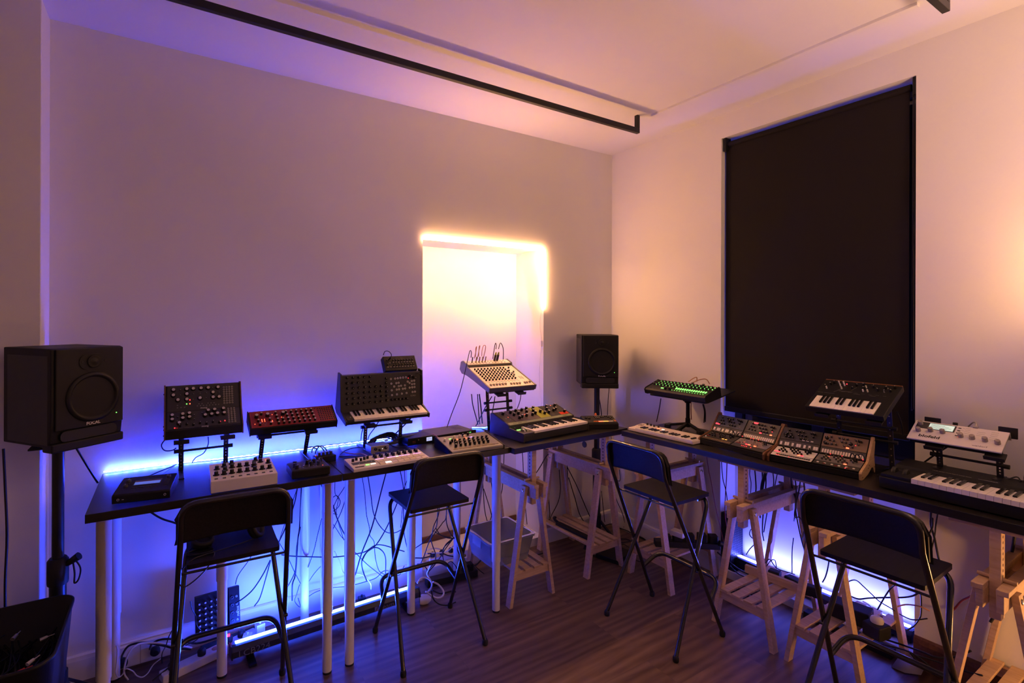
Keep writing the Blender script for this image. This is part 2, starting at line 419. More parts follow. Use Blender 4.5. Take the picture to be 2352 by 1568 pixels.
# ------------------------------------------------------------ tables
TZ = .983; TT = .034
def tabletop(mb_pts, name, label, group=None):
    return None
def table_leg(x, y, joint, parent):
    m = MB().lathe([(.0265, joint), (.0265, .949-.008), (.045, .949-.008), (.045, .949)], 24)
    m.lathe([(.023, .012), (.023, joint)], 24); m.lathe([(.0265, joint-.001), (.0265, joint)], 24)
    o = part('leg', m, 'tleg', parent, Matrix.Translation((x, y, 0)))
    part('foot_pad', MB().lathe([(.022, 0), (.022, .012)], 20), 'rubber', o)
TL = 'black-brown tabletop on five white round legs, '
for x0, lab, js in ((-.276, TL+'the one at the far left of the row', (.30, .30, .47, .32, .27)), (.724, TL+'second from the left', (.28, .3, .38, .36, .36))):
    t = thing('table', lab, 'table', (x0, 2.427, 0), group='black tables with white legs along the left wall')
    part('tabletop', MB().box((.0015, 0, TZ-TT), (.9985, .60, TZ)), 'table', t, bev=.0012)
    for (x, y), j in zip(((.056, .061), (.944, .061), (.5, .3), (.056, .54), (.944, .54)), js): table_leg(x, y, j, t)
t = thing('tabletop', 'black-brown tabletop on two pine trestles in front of the lit niche', 'tabletop', (1.728, 2.388, TZ-TT), math.radians(2.9))
part('board', MB().box((0, 0, 0), (1.01, .60, TT)), 'table', t, bev=.0012)
t = thing('tabletop', 'long black-brown tabletop on four pine trestles along the window wall', 'tabletop', (2.637, 2.404, TZ-TT), math.radians(-90+1.6))
part('board', MB().box((0, 0, 0), (2.9, .525, TT)), 'table', t, bev=.0012)

# ------------------------------------------------------------ pine trestles (long axis = local y, from the room side y=0 to the wall)
def trestle(loc, rz, label, Ly=.53):
    g = 'adjustable pine trestles with slatted shelf'
    t = thing('trestle', label, 'trestle', loc, rz, group=g)
    for sy, y in ((0, .02), (1, Ly-.02)):
        for sx in (-1, 1):
            m = MB(); m.beam((sx*.165, y, .0), (sx*.042, y, .715), .046, .021, (1, 0, 0)) if False else None
            m = MB(); a = Vector((sx*.165, y, 0)); b = Vector((sx*.05, y, .715)); d = b-a
            w = .0115; h = .0225
            vs = []
            for p in (a, b):
                for dx, dy in ((-w, -h), (w, -h), (w, h), (-w, h)): vs.append((p.x+dx, p.y+dy, p.z))
            m.add(vs, [(3, 2, 1, 0), (4, 5, 6, 7), (0, 1, 5, 4), (1, 2, 6, 5), (2, 3, 7, 6), (3, 0, 4, 7)])
            lg = part('leg', m, 'pine', t, bev=.0015)
            mm = MB().lathe([(.011, 0), (.010, .003), (.006, .004)], 14, 0, Matrix.Translation((sx*.0665, y, .688)) @ Matrix.Rotation(sx*PI/2, 4, 'Y'))
            part('bolt', mm, 'chrome', lg)
        # cross rail under the shelf
        part('cross_rail', MB().box((-.137, y-.012, .15), (.137, y+.012, .195)), 'pine', t, bev=.0015)
    for sx in (-1, 1):
        a, b = sorted((sx*.0175, sx*.039)); part('beam', MB().box((a, -.075, .655), (b, Ly+.06, .722)), 'pine', t, bev=.0015)
        a, b = sorted((sx*.0175, sx*.052)); part('beam_cap', MB().box((a, -.078, .722), (b, Ly+.063, .742)), 'pine', t, bev=.0015)
    part('beam_spacer', MB().box((-.0175, .2, .66), (.0175, Ly-.2, .70)), 'pine', t)
    for y in (.015, Ly-.03):
        m = MB().box((-.0165, y-.0235, .60), (.0165, y+.0235, .934))
        ps = part('height_post', m, 'pine', t, bev=.0015)
        hm = cached('peghole', lambda: MB().cyl((-.0171, 0, 0), (.0171, 0, 0), .0055, n=12).mesh('peg_hole', ['brown']))
        for k in range(8): link('peg_hole', hm, ps, Matrix.Translation((0, y, .765+k*.0215)))
        part('peg', MB().cyl((-.055, y, .752), (.055, y, .752), .007), 'pine', t)
        part('top_plate', MB().box((-.135, y-.024, .934), (.135, y+.024, .949)), 'pine', t, bev=.0015)
    for k in range(4):
        x = -.105+k*.07; part('shelf_slat', MB().box((x-.024, -.0, .195), (x+.024, Ly, .209)), 'pine', t, bev=.0015)
    return t
trestle((1.925, 2.462, 0), 0, 'pine trestle by the niche with a clear box on its shelf')
trestle((2.571, 2.478, 0), math.radians(1), 'pine trestle at the room corner with a black bar lying on its shelf')
trestle((2.70, 2.228, 0), -PI/2, 'pine trestle nearest the corner under the window-wall table, behind a stool', .49)
trestle((2.69, 1.592, 0), -PI/2, 'pine trestle in front of the blue window recess, loose batten across its shelf', .52)
trestle((2.697, 1.194, 0), -PI/2, 'pine trestle partly hidden by the nearest right stool, adapters on its shelf', .52)
trestle((2.705, .60, 0), -PI/2, 'orange-lit pine trestle at the right edge of the view', .5)

# ------------------------------------------------------------ stools (local +y points at the table)
def make_stool():
    t = thing('bar_stool', 'x', 'stool')
    r = .0108
    for sx in (-1, 1):
        pass
    B = -.255; HB = 1.052; wb = .187
    def lerp(a, b, k): return [a[i]+(b[i]-a[i])*k for i in range(3)]
    # back frame: one inverted U from front feet over the backrest
    pts = [(-.235, .2, .02), (-.19, -.232, .93), (-.187, B, HB), (.187, B, HB), (.19, -.232, .93), (.235, .2, .02)]
    P = [pts[0], pts[1]]+fillet([pts[1], pts[2], pts[3], pts[4]], .075, 8)[1:-1]+[pts[4], pts[5]]
    part('back_frame', MB().tube(P, r, 12), 'tube', t)
    # seat frame: inverted U from rear feet under the seat front
    Q = fillet([(-.235, -.2, .02), (-.17, .165, .745), (.17, .165, .745), (.235, -.2, .02)], .06, 8)
    part('seat_frame', MB().tube(Q, r, 12), 'tube', t)
    for x, y in ((-.235, .2), (.235, .2), (-.235, -.2), (.235, -.2)):
        part('foot_cap', MB().lathe([(.013, 0), (.0155, .006), (.0155, .022), (.0115, .03)], 14, 0, Matrix.Translation((x, y, 0))), 'rubber', t)
    F = fillet([(-.222, .105, .20), (-.222, .225, .285), (.222, .225, .285), (.222, .105, .20)], .07, 8)
    a = lerp(pts[5], pts[4], .22); F = fillet([(-a[0], a[1], a[2]), (-.2, .222, .29), (.2, .222, .29), (a[0], a[1], a[2])], .065, 8)
    part('foot_rest', MB().tube(F, .012, 12), 'tube', t)
    # seat
    m = MB(); o = rrect(.345, .315, .012, 3, 0, .02); m.plate(o, .757, .775)
    part('seat', m, 'seat', t, bev=.003)
    # pivot rods under the seat near the back
    part('hinge_rod', MB().cyl((-.198, -.13, .742), (.198, -.13, .742), .005), 'tube', t)
    for sx in (-1, 1):
        part('rivet', MB().cyl((sx*.205, -.001, .4), (sx*.226, -.001, .4), .007), 'tube', t)
        part('hinge_tab', MB().box((sx*.15-.003, .10, .735), (sx*.15+.003, .15, .757)), 'tube', t)
    # backrest: curved board with rounded upper corners, in front of the tube loop
    m = MB(); N = 22; w = .206; z0 = .892; z1 = 1.048; rc = .06; vs = []; rows = 7
    def zt(x):
        e = abs(x)-(w-rc)
        return z1 if e <= 0 else z1-rc+math.sqrt(max(0, rc*rc-e*e))
    for side in (0, 1):
        for j in range(rows):
            for i in range(N+1):
                x = -w+2*w*i/N; z = z0+(zt(x)-z0)*j/(rows-1)
                y = -.208-(z-.9)*.17 + .03*(x/w)**2*-1 + .018
                vs.append((x, y+(.018 if side else 0), z))
    n1 = rows*(N+1); fs = []
    for j in range(rows-1):
        for i in range(N):
            a = j*(N+1)+i; fs.append((a, a+1, a+N+2, a+N+1)); fs.append((n1+a, n1+a+N+1, n1+a+N+2, n1+a+1))
    m.add(vs, fs, 0, True)
    edge = [i for i in range(N+1)]+[j*(N+1)+N for j in range(1, rows)]+[(rows-1)*(N+1)+i for i in range(N-1, -1, -1)]+[j*(N+1) for j in range(rows-2, 0, -1)]
    fs = [(edge[k], edge[(k+1) % len(edge)], n1+edge[(k+1) % len(edge)], n1+edge[k]) for k in range(len(edge))]
    m.add(vs, fs, 0, False)
    br = part('backrest', m, 'seat', t)
    bm_ = br.modifiers.new('weld', 'WELD'); bv = br.modifiers.new('bevel', 'BEVEL'); bv.width = .006; bv.segments = 3; bv.limit_method = 'ANGLE'; bv.angle_limit = 1.0
    return t
stool = make_stool()
g = 'black folding bar stools drawn up to the tables'
for i, (x, y, rz, lab) in enumerate((
    (1.215, 2.465, -.01, 'black folding bar stool standing between the left tables and the niche'),
    (.236, 2.392, -.03, 'black folding bar stool with headphones on its seat, at the left table'),
    (2.405, 1.882, -1.567, 'black folding bar stool in the corner beside the green-lit synthesizer'),
    (2.478, .878, -1.545, 'large near black folding bar stool at the right of the view'))):
    s = stool if i == 0 else copy_tree(stool)
    s.matrix_basis = Matrix.Translation((x, y, 0)) @ Matrix.Rotation(rz, 4, 'Z'); tag(s, lab, 'stool', g)
# ------------------------------------------------------------ gear helpers
K = lambda r, h, side='blk', top=None, skirt=0: knob_mesh(r, h, side, top, skirt)
KM = K(.0085, .013, 'blk', 'knobtop', .0035)        # silver capped skirted knob
KS = K(.0045, .011, 'blk', 'print')
def grid(u0, v0, du, dv, nu, nv): return [(u0+i*du, v0+j*dv) for j in range(nv) for i in range(nu)]
def many(root, name, me, F, pts, w=0, rnd=True):
    for u, v in pts: put(root, name, me, F, u, v, w, random.uniform(-2.2, 2.2) if rnd else 0)
def lines(root, name, F, segs, m1='print', t=.0007, h=.0003):
    m = MB()
    for u0, v0, u1, v1 in segs:
        a = Vector((u0, v0, h/2)); b = Vector((u1, v1, h/2)); d = (b-a); L = d.length
        X = Matrix.Translation(a) @ Matrix.Rotation(math.atan2(d.y, d.x), 4, 'Z'); m.box((0, -t/2, 0), (L, t/2, h), 0, X)
    return part(name, m, m1, root, F)
def marks(root, F, pts, w=.009, m1='printg', t=.0011):
    """rows of small illegible legends printed on a panel"""
    m = MB()
    for u, v in pts:
        n = random.randint(3, 5); x = u-w/2
        for k in range(n):
            q = w/n; m.box((x, v-t/2, 0), (x+q*random.uniform(.55, .85), v+t/2, .00025)); x += q
    return part('legends', m, m1, root, F)
def write(root, s, size, F, u, v, m1='print', name='lettering', bold=0, sx=1, rot=0):
    X = F @ Matrix.Translation((u, v, .0002))
    if rot: X = X @ Matrix.Rotation(rot, 4, 'Z')
    return link(name, text_mesh(s, size, m1, .0002, bold, sx), root, X)
def flat(root, name, F, u0, v0, u1, v1, m1, h=.0006, bev=0, w=0):
    return part(name, MB().box((u0, v0, w), (u1, v1, w+h)), m1, root, F, bev)
RZL = 0; RZR = -PI/2

# ------------------------------------------------------------ desktop stands: two pierced uprights, feet, tilted arms
def desk_stand(name, label, loc, rz, w, depth, tilt, hz, foot=.26, lean=.05, bars=(.45,), up_y=.45, tab=True, xa=None):
    """loc: point on the table below the front-left corner of what it carries; hz: height of the front edge of its arms"""
    t = thing(name, label, 'stand', loc, rz, group='black pierced steel desktop stands')
    c, s = math.cos(tilt), math.sin(tilt)
    xs = xa or (w*.2, w*.8)
    for x in xs:
        yb = depth*c*up_y; zb = hz+depth*s*up_y-.009
        part('foot', MB().box((x-.012, yb+lean-foot*.62, .0), (x+.012, yb+lean+foot*.38, .004)), 'steel', t, bev=.001)
        m = MB().beam((x, yb+lean, .004), (x, yb, zb), .022, .004, (0, 1, 0)); up = part('upright', m, 'steel', t)
        n = 9; hm = cached('standhole', lambda: MB().cyl((0, -.0028, 0), (0, .0028, 0), .0032, n=8).mesh('hole', ['chrome']))
        for k in range(n):
            f = .12+.76*k/(n-1); link('hole', hm, up, Matrix.Translation((x, yb+lean*(1-f), .004+(zb-.004)*f)))
        X = Matrix.Translation((x, 0, hz)) @ Matrix.Rotation(tilt, 4, 'X')
        part('arm', MB().box((-.011, 0, -.009), (.011, depth*.86, -.004)), 'steel', t, X)
        if tab:
            X2 = Matrix.Translation((x, 0, hz)) @ Matrix.Rotation(tilt, 4, 'X')
            part('lip', MB().box((-.032, -.012, -.010), (.032, .03, -.003)).box((-.032, -.014, -.012), (.032, -.0105, .006)), 'rubber', t, X2)
    for b in bars:
        yb = depth*c*up_y; zb = hz+depth*s*up_y-.009; y = yb+lean*(1-b)-.006
        part('cross_bar', MB().cyl((xs[0]-.022, y, zb*b), (xs[1]+.022, y, zb*b), .0055), 'rubber', t)
        for x, e in ((xs[0], -.022), (xs[1], .022)): part('clamp_knob', MB().cyl((x+e*1.4, y, zb*b), (x+e*.4, y, zb*b), .0095), 'rubber', t)
    return t

# ------------------------------------------------------------ 1 groovebox at the far left
t = thing('groovebox', 'black groovebox with a glowing blue display lying at the left end of the table', 'groovebox', (-.197, 2.496, TZ), math.radians(-9))
prof = [(0, .004), (0, .036), (.008, .040), (.185, .058), (.19, .054), (.19, .004)]
part('body', MB().prism(prof, 0, .205), 'blk', t, bev=.004)
F = panelX((0, .008, .0402), (0, .177, .018), (0, -.018, .177))
flat(t, 'screen_bezel', F, .055, .075, .155, .128, 'blueg', .001)
flat(t, 'display', F, .058, .080, .152, .108, 'scr_b', .0016)
flat(t, 'red_strip', F, .058, .110, .152, .116, 'red', .0016)
many(t, 'knob', K(.009, .010, 'blk2'), F, [(.030, .125), (.030, .07), (.178, .135)])
many(t, 'button', btn_mesh(.017, .008, .002, 'blk2'), F, [(.064+i*.026, .052) for i in range(4)]+[(.178, .055+i*.014) for i in range(5)]+[(.03, .10)], 0, False)
marks(t, F, [(.064+i*.026, .040) for i in range(4)]+[(.03, .05), (.178, .04), (.1, .14)], .014)
FF = panelX((0, 0, 0), (0, 0, 1), (0, -1, 0))
many(t, 'jack', jack_mesh(.005), FF, [(.022, .02), (.186, .022)])
flat(t, 'slot_mark', FF, .035, .018, .042, .020, 'print')

# ------------------------------------------------------------ 2 white box sequencer
t = thing('step_controller', 'white metal box with rows of black knobs, left of centre on the left table', 'synthesizer', (.155, 2.437, TZ), math.radians(-1.6))
part('body', MB().prism([(0, .003), (0, .052), (.002, .054), (.245, .066), (.247, .003)], 0, .27), 'white', t, bev=.0025)
F = panelX((0, .002, .0541), (0, .243, .012), (0, -.012, .243))
kk = K(.0088, .017, 'blk', 'blueg', .0045)
many(t, 'knob', kk, F, [(.024+i*.0317, .075) for i in range(8)]+[(.03+i*.0315, .155+(.028 if i in (1, 6) else 0)) for i in range(8)]+[(.062, .125), (.185, .128), (.095, .21), (.2, .215)])
bb = btn_mesh(.013, .010, .0022, 'blueg')
many(t, 'button', bb, F, [(.022+i*.032, .024) for i in range(8)], 0, False)
lines(t, 'panel_lines', F, [(.01+i*.0317, .05, .01+i*.0317, .09) for i in range(1, 8)]+[(.012+i*.064, .19, .045+i*.064, .19) for i in range(4)], 'printd', .0006)
marks(t, F, [(.024+i*.0317, .048) for i in range(8)]+[(.03+i*.0315, .135) for i in range(8)], .012)
put(t, 'led', led_mesh(.002, 'led_ro'), F, .245, .205)

# ------------------------------------------------------------ 3 black pedal synth
t = thing('desktop_synthesizer', 'small black box with stubby knobs and metal toggles, right of the white box', 'synthesizer', (.492, 2.447, TZ), math.radians(-1))
part('body', MB().box((0, 0, .004), (.178, .152, .044)), 'blk', t, bev=.006, seg=3)
F = panelX((0, 0, .044), (0, 1, 0), (0, 0, 1))
flat(t, 'face_plate', F, .006, .006, .172, .146, 'blk2', .0008)
many(t, 'knob', K(.0095, .018, 'blk', None, .001), F, [(.027, .028), (.024, .06), (.03, .098), (.085, .085), (.098, .058), (.118, .095), (.132, .05), (.14, .08), (.155, .105)], .0008)
tg = MB().cyl((0, 0, 0), (0, 0, .004), .0032).cyl((0, 0, .004), (.001, .002, .014), .0013, .0018).mesh('toggle_switch', 'chrome')
many(t, 'toggle_switch', tg, F, [(.045, .045), (.055, .024), (.066, .060), (.083, .026), (.105, .028), (.118, .030)])
marks(t, F, [(.03, .12), (.09, .12), (.13, .025)], .012)
put(t, 'led', led_mesh(.002, 'led_ro'), F, .148, .03)

# small patch box behind it
t = thing('patch_box', 'little black patch box with white switches behind the pedal-like synth', 'patch box', (.655, 2.665, TZ), math.radians(4))
part('body', MB().box((0, 0, 0), (.108, .055, .032)), 'blk', t, bev=.002)
FF = panelX((0, 0, .032), (0, 1, 0), (0, 0, 1))
for i in range(4): put(t, 'switch_block', cached('sb', lambda: MB().box((-.007, -.009, 0), (.007, .009, .018)).mesh('switch_block', ['blk2'])), FF, .024+i*.021, .028)
for i in range(4): put(t, 'switch_cap', btn_mesh(.008, .005, .002, 'white'), FF, .024+i*.021, .021, .018)
put(t, 'led', led_mesh(.002, 'led_ro'), FF, .012, .04)

# ------------------------------------------------------------ 5 long white step controller
t = thing('pad_controller', 'long flat white pad controller with pink-lit buttons on the second table', 'controller', (.775, 2.413, TZ), 0)
part('body', MB().prism([(0, .002), (0, .017), (.003, .019), (.160, .030), (.163, .002)], 0, .418), 'white', t, bev=.003, seg=3)
F = panelX((0, .003, .0191), (0, .157, .011), (0, -.011, .157))
many(t, 'encoder', K(.0078, .015, 'blk', None, .001), F, [(.152+(i % 8)*.0335, .128-(.018 if i > 7 else 0)+(0 if i < 8 else -.002)) for i in range(16)])
many(t, 'step_button', btn_mesh(.0125, .0065, .0018, 'led_pk'), F, [(.150+i*.0165, .088) for i in range(16) if i not in (3, 7, 12)], 0, False)
put(t, 'step_button', btn_mesh(.0125, .0065, .0018, 'led_w'), F, .150+7*.0165, .088)
pm = btn_mesh(.029, .028, .0022, 'cream')
many(t, 'pad', pm, F, [(.158+i*.0335, .020+j*.035) for j in range(2) for i in range(8) if (i, j) != (1, 0)], 0, False)
put(t, 'pad', btn_mesh(.029, .014, .0024, 'led_w'), F, .158+.0335, .024)
many(t, 'knob', K(.007, .014, 'blk'), F, [(.03, .105), (.052, .118), (.07, .1), (.092, .11), (.112, .118)])
flat(t, 'button_field', F, .014, .052, .134, .086, 'blueg', .0008)
put(t, 'transport_button', btn_mesh(.018, .008, .002, 'led_g'), F, .082, .030); put(t, 'transport_button', btn_mesh(.026, .008, .002, 'led_w'), F, .112, .032)
put(t, 'transport_button', btn_mesh(.014, .008, .002, 'led_w'), F, .072, .112)
many(t, 'led', led_mesh(.0014, 'led_w'), F, [(.05, .062), (.09, .078), (.118, .07), (.04, .045)])
flat(t, 'touch_strip', F, .014, .012, .06, .024, 'printd', .0006)
lines(t, 'panel_lines', F, [(.14, .003, .14, .15), (.14, .097, .412, .097)], 'printd', .0006)

# ------------------------------------------------------------ 6 small silver box and 7 half-rack unit
t = thing('headphone_amplifier', 'small silver box with two black knobs beside the coiled black cable', 'amplifier', (.968, 2.708, TZ), math.radians(2))
part('body', MB().box((0, 0, .002), (.11, .085, .040)), 'silver', t, bev=.002)
F = panelX((0, 0, 0), (0, 0, 1), (0, -1, 0))
many(t, 'knob', K(.0085, .010, 'blk'), F, [(.026, .024), (.087, .024)])
many(t, 'jack_plug', K(.006, .018, 'rubber'), F, [(.050, .016)]); put(t, 'led', led_mesh(.0022, 'led_w'), F, .069, .020)
t = thing('half_rack_unit', 'black half-rack unit with a small bright screen near the niche edge', 'rack unit', (1.212, 2.752, TZ), math.radians(3))
part('body', MB().box((0, 0, .003), (.178, .135, .046)), 'blk', t, bev=.0015)
F = panelX((0, 0, 0), (0, 0, 1), (0, -1, 0))
flat(t, 'display', F, .126, .016, .163, .038, 'scr_w', .0012)
marks(t, F, [(.042, .018), (.042, .026)], .02, 'orange'); put(t, 'knob', K(.004, .004, 'steel'), F, .07, .03)
lines(t, 'display_text', F @ Matrix.Translation((0, 0, .0012)), [(.130, .033, .152, .033), (.130, .029, .156, .029), (.130, .025, .147, .025), (.13, .021, .144, .021), (.15, .020, .160, .020), (.15, .026, .16, .026)], 'blueg', .0012)
# ------------------------------------------------------------ 8 rack unit
t = thing('rack_unit', 'wide flat black rack unit lying in front of the lit niche', 'rack unit', (1.382, 2.742, TZ), math.radians(4))
part('body', MB().box((0, .004, .002), (.30, .20, .044)), 'blk2', t, bev=.0015)
part('front_plate', MB().box((-.012, 0, .001), (.312, .005, .045)), 'blk', t, bev=.001)
F = panelX((0, 0, 0), (0, 0, 1), (0, -1, 0))
many(t, 'led', led_mesh(.0022, 'led_g'), F, [(.262, .034), (.270, .034)]); many(t, 'port', jack_mesh(.006), F, [(.03+i*.024, .018) for i in range(8)])
many(t, 'vent_slot', cached('vs', lambda: MB().box((-.002, -.035, 0), (.002, .035, .0004)).mesh('vent_slot', ['rubber'])), panelX((0, 0, .044), (0, 1, 0), (0, 0, 1)), [(.21+i*.010, .12) for i in range(6)], 0, False)

# ------------------------------------------------------------ 9 grey drum synth
t = thing('drum_synthesizer', 'grey desktop synth crowded with black knobs behind the middle stool', 'synthesizer', (1.338, 2.436, TZ), math.radians(-2.6))
part('body', MB().prism([(0, .004), (.0, .018), (.006, .024), (.215, .058), (.222, .052), (.222, .01)], 0, .335), 'grey', t, bev=.002)
for x in (-.006, .335): part('end_cheek', MB().prism([(-.004, .0), (-.004, .024), (.22, .064), (.23, .05), (.23, 0)], x, x+.006), 'blk', t, bev=.001)
F = panelX((0, .006, .0242), (0, .209, .034), (0, -.034, .209))
many(t, 'knob', K(.0072, .017, 'blk'), F, [(.055+i*.03+j*.012, .055+j*.032) for j in range(3) for i in range(8)]+[(.04, .10), (.062, .125), (.075, .09), (.165, .185), (.2, .19), (.05, .05)])
many(t, 'white_knob', K(.0072, .014, 'white'), F, [(.028, .150), (.10, .172), (.138, .178), (.162, .165)])
for u, v, e in ((.07, .165, 'led_g'), (.105, .150, 'led_ro'), (.165, .15, 'led_ro'), (.19, .155, 'led_p'), (.21, .157, 'led_p')): put(t, 'lit_button', btn_mesh(.015, .007, .0016, e), F, u, v)
many(t, 'button', btn_mesh(.013, .007, .0018, 'bronze'), F, [(.03+i*.0185, .024) for i in range(16)], 0, False)
marks(t, F, [(.04+i*.03, .04) for i in range(9)]+[(.05+i*.03, .105) for i in range(9)], .014)

# ------------------------------------------------------------ 10 colourful semi-modular keyboard
t = thing('analog_keyboard', 'analogue keyboard with lime, sage and red knob panels on the niche board', 'synthesizer', (1.852, 2.468, TZ), math.radians(5.6))
w = .605
prof = [(0, .006), (0, .048), (.006, .053), (.132, .066), (.136, .082), (.305, .138), (.325, .132), (.33, .008)]
for x in (0, w-.012): part('end_cheek', MB().prism([(y-(.004 if y < .01 else 0), z+.003 if z > .02 else z-.004) for y, z in prof], x, x+.012), 'blk2', t, bev=.002)
part('body', MB().prism([(0, .006), (0, .044), (.008, .046), (.132, .052), (.136, .082), (.305, .138), (.325, .132), (.33, .008)], .012, w-.012), 'blk2', t)
F = panelX((.012, .137, .0825), (0, .169, .056), (0, -.056, .169))
W10 = w-.024; segs = [(0, .075, 'olive'), (.077, .30, 'taupe'), (.302, .40, 'lime'), (.402, .535, 'dgrey'), (.537, W10, 'dgrey')]
for a, b, c in segs: flat(t, 'colour_panel', F, a+.001, .030, b-.001, .176, c, .0012)
flat(t, 'sage_band', F, .0, .002, W10, .028, 'sage', .0012); flat(t, 'red_panel', F, .50, .032, W10-.002, .062, 'redp', .0022)
kn = K(.0095, .021, 'blk', 'knobtop')
many(t, 'knob', kn, F, [(.045, .135), (.115, .14), (.118, .105), (.13, .06), (.165, .115), (.17, .15), (.225, .15), (.245, .12), (.26, .075), (.205, .075), (.275, .16), (.305, .12), (.335, .155), (.37, .07), (.355, .10), (.415, .075), (.43, .115), (.46, .15), (.475, .09), (.505, .10), (.545, .15), (.55, .055), (.30, .09), (.16, .07)], .001)
many(t, 'jack', jack_mesh(.004), F, [(.44+i*.024, .165) for i in range(5)]+[(.18+i*.02, .166) for i in range(5)]+[(.03, .16), (.03, .08), (.05, .06)], .0012)
many(t, 'led', led_mesh(.0026, 'led_ro'), F, [(.06, .095), (.21, .10), (.22, .10), (.52, .165)], .001)
marks(t, F @ Matrix.Translation((0, 0, .0012)), [(.05+i*.045, .012) for i in range(3)]+[(.51, .013), (.53, .013)], .03, 'printd', .004)
FK = Matrix.Translation((.095, -.002, .062)) @ Matrix.Rotation(math.radians(2), 4, 'X')
keys(t, FK, w-.012-.097, 19, 3, .128, .014)
part('key_slip', MB().box((.012, -.001, .008), (w-.012, .006, .040)), 'blk2', t, bev=.001)
FW = Matrix.Translation((0, 0, .052))
part('wheel_panel', MB().box((.013, .0, .044), (.092, .132, .056)), 'dgrey', t, bev=.001)
for x in (.048, .072): part('wheel', MB().lathe([(.02, -.006), (.023, -.004), (.023, .004), (.02, .006)], 24, 0, Matrix.Translation((x, .055, .050)) @ Matrix.Rotation(PI/2, 4, 'Y')), 'silver', t)
put(t, 'glow_button', btn_mesh(.03, .012, .002, 'led_g'), FW, .052, .098, .004); put(t, 'knob', K(.009, .014, 'blk'), FW, .026, .105, .004)

# ------------------------------------------------------------ 11 tiny drum machine in its dock
t = thing('drum_machine', 'small black drum machine with a row of orange, yellow and white pads', 'drum machine', (2.458, 2.560, TZ), math.radians(-26))
w = .235
part('dock', MB().prism([(0, .0), (0, .034), (.004, .038), (.128, .066), (.134, .060), (.134, 0)], -.0, w), 'blk', t, bev=.003)
F = panelX((0, .004, .0385), (0, .124, .028), (0, -.028, .124))
flat(t, 'face_plate', F, .004, .006, w-.004, .124, 'blk2', .003)
Fs = F @ Matrix.Translation((0, 0, .003))
for i in range(16): put(t, 'step_pad', btn_mesh(.0075, .0085, .002, ('orange', 'led_ro', 'led_y', 'white')[min(3, i//4)] if i > 3 else 'orange'), Fs, .07+i*.0088, .026)
many(t, 'knob', K(.0036, .008, 'blk', 'print'), Fs, [(.095+i*.0118, .108) for i in range(11)]+[(.095+i*.0118, .090) for i in range(6)]+[(.19+i*.0118, .09) for i in range(3)]+[(.095+i*.0118, .072) for i in range(3)]+[(.2, .072)])
many(t, 'big_knob', K(.009, .009, 'blk', None, .002), Fs, [(.025, .078), (.048, .070)])
flat(t, 'corner_panel', Fs, .212, .018, w-.006, .056, 'bronze', .0006); put(t, 'start_pad', btn_mesh(.012, .010, .002, 'orange'), Fs, .221, .03)
lines(t, 'panel_lines', Fs, [(.07, .038, .21, .038), (.07, .015, .21, .015)], 'bronze', .0016)
marks(t, Fs, [(.13, .055), (.15, .055), (.17, .055)], .018, 'print')
one('cable_plug', MB().lathe([(.008, 0), (.008, .012), (.004, .020), (.001, .021)], 12), 'orange', 'tiny orange plug cap showing above the back of the small drum machine', 'plug', loc=(2.618, 2.628, TZ+.066))

# ------------------------------------------------------------ 12 white mini keyboard
t = thing('mini_keyboard', 'white mini keyboard at the corner end of the window-wall table', 'keyboard', (2.684, 2.385, TZ), math.radians(-87.7))
w = .484
part('body', MB().prism([(0, .003), (0, .020), (.003, .022), (.072, .024), (.074, .027), (.148, .034), (.15, .004)], 0, w), 'cream', t, bev=.0025, seg=3)
keys(t, Matrix.Translation((.058, -.002, .027)), w-.066, 19, 0, .075, .014)
F = panelX((0, .074, .0272), (0, .074, .007), (0, -.007, .074))
many(t, 'knob', K(.0065, .013, 'blk2'), F, [(.055, .058), (.085, .056), (.115, .05), (.145, .056)])
flat(t, 'touch_strip', F, .012, .01, .02, .05, 'printd'); flat(t, 'touch_strip', F, .03, .01, .038, .05, 'printd')
put(t, 'lit_button', btn_mesh(.018, .006, .0018, 'led_ro'), F, .165, .03); put(t, 'lit_button', btn_mesh(.02, .006, .0018, 'led_w'), F, .20, .03)
many(t, 'button', btn_mesh(.014, .006, .0014, 'white'), F, [(.24+i*.024, .03) for i in range(8)], 0, False)

# ------------------------------------------------------------ moog-style double tier
def lcdtag(o, s): o['label'] = s
t = thing('semi_modular_synthesizer', 'tall black two-tier modular synth with red lights on a stand at the left', 'synthesizer', (-.014, 2.772, 1.166))
w = .33
prof = [(0, 0), (0, .042), (.004, .046), (.072, .118), (.118, .240), (.165, .236), (.165, .02)]
part('case', MB().prism(prof, 0, w), 'blk', t, bev=.002)
for x in (-.006, w): part('end_cheek', MB().prism([(-.003, -.002), (-.003, .045), (.070, .121), (.117, .246), (.168, .240), (.168, .0)], x, x+.006), 'walnut', t, bev=.001)
FA = panelX((0, .004, .0462), (0, .068, .072), (0, -.072, .068)); FB = panelX((0, .072, .1182), (0, .046, .122), (0, -.122, .046))
for F, hh, b in ((FA, .098, 0), (FB, .129, 1)): flat(t, 'module_panel', F, .008, .002, w-.008, hh, 'blk2', .001, w=0)
FA1 = FA @ Matrix.Translation((0, 0, .001)); FB1 = FB @ Matrix.Translation((0, 0, .001))
many(t, 'knob', KM, FB1, [(.033, .110), (.090, .110), (.118, .110), (.152, .110), (.184, .110), (.228, .110), (.033, .083), (.09, .085), (.205, .085), (.052, .058), (.09, .058), (.147, .060), (.205, .060), (.232, .060)])
many(t, 'knob', KM, FA1, [(.028, .076), (.072, .078), (.100, .080), (.028, .052), (.072, .055), (.100, .058), (.057, .030), (.182, .088), (.210, .090), (.168, .062), (.196, .064), (.222, .066), (.250, .092), (.252, .066)])
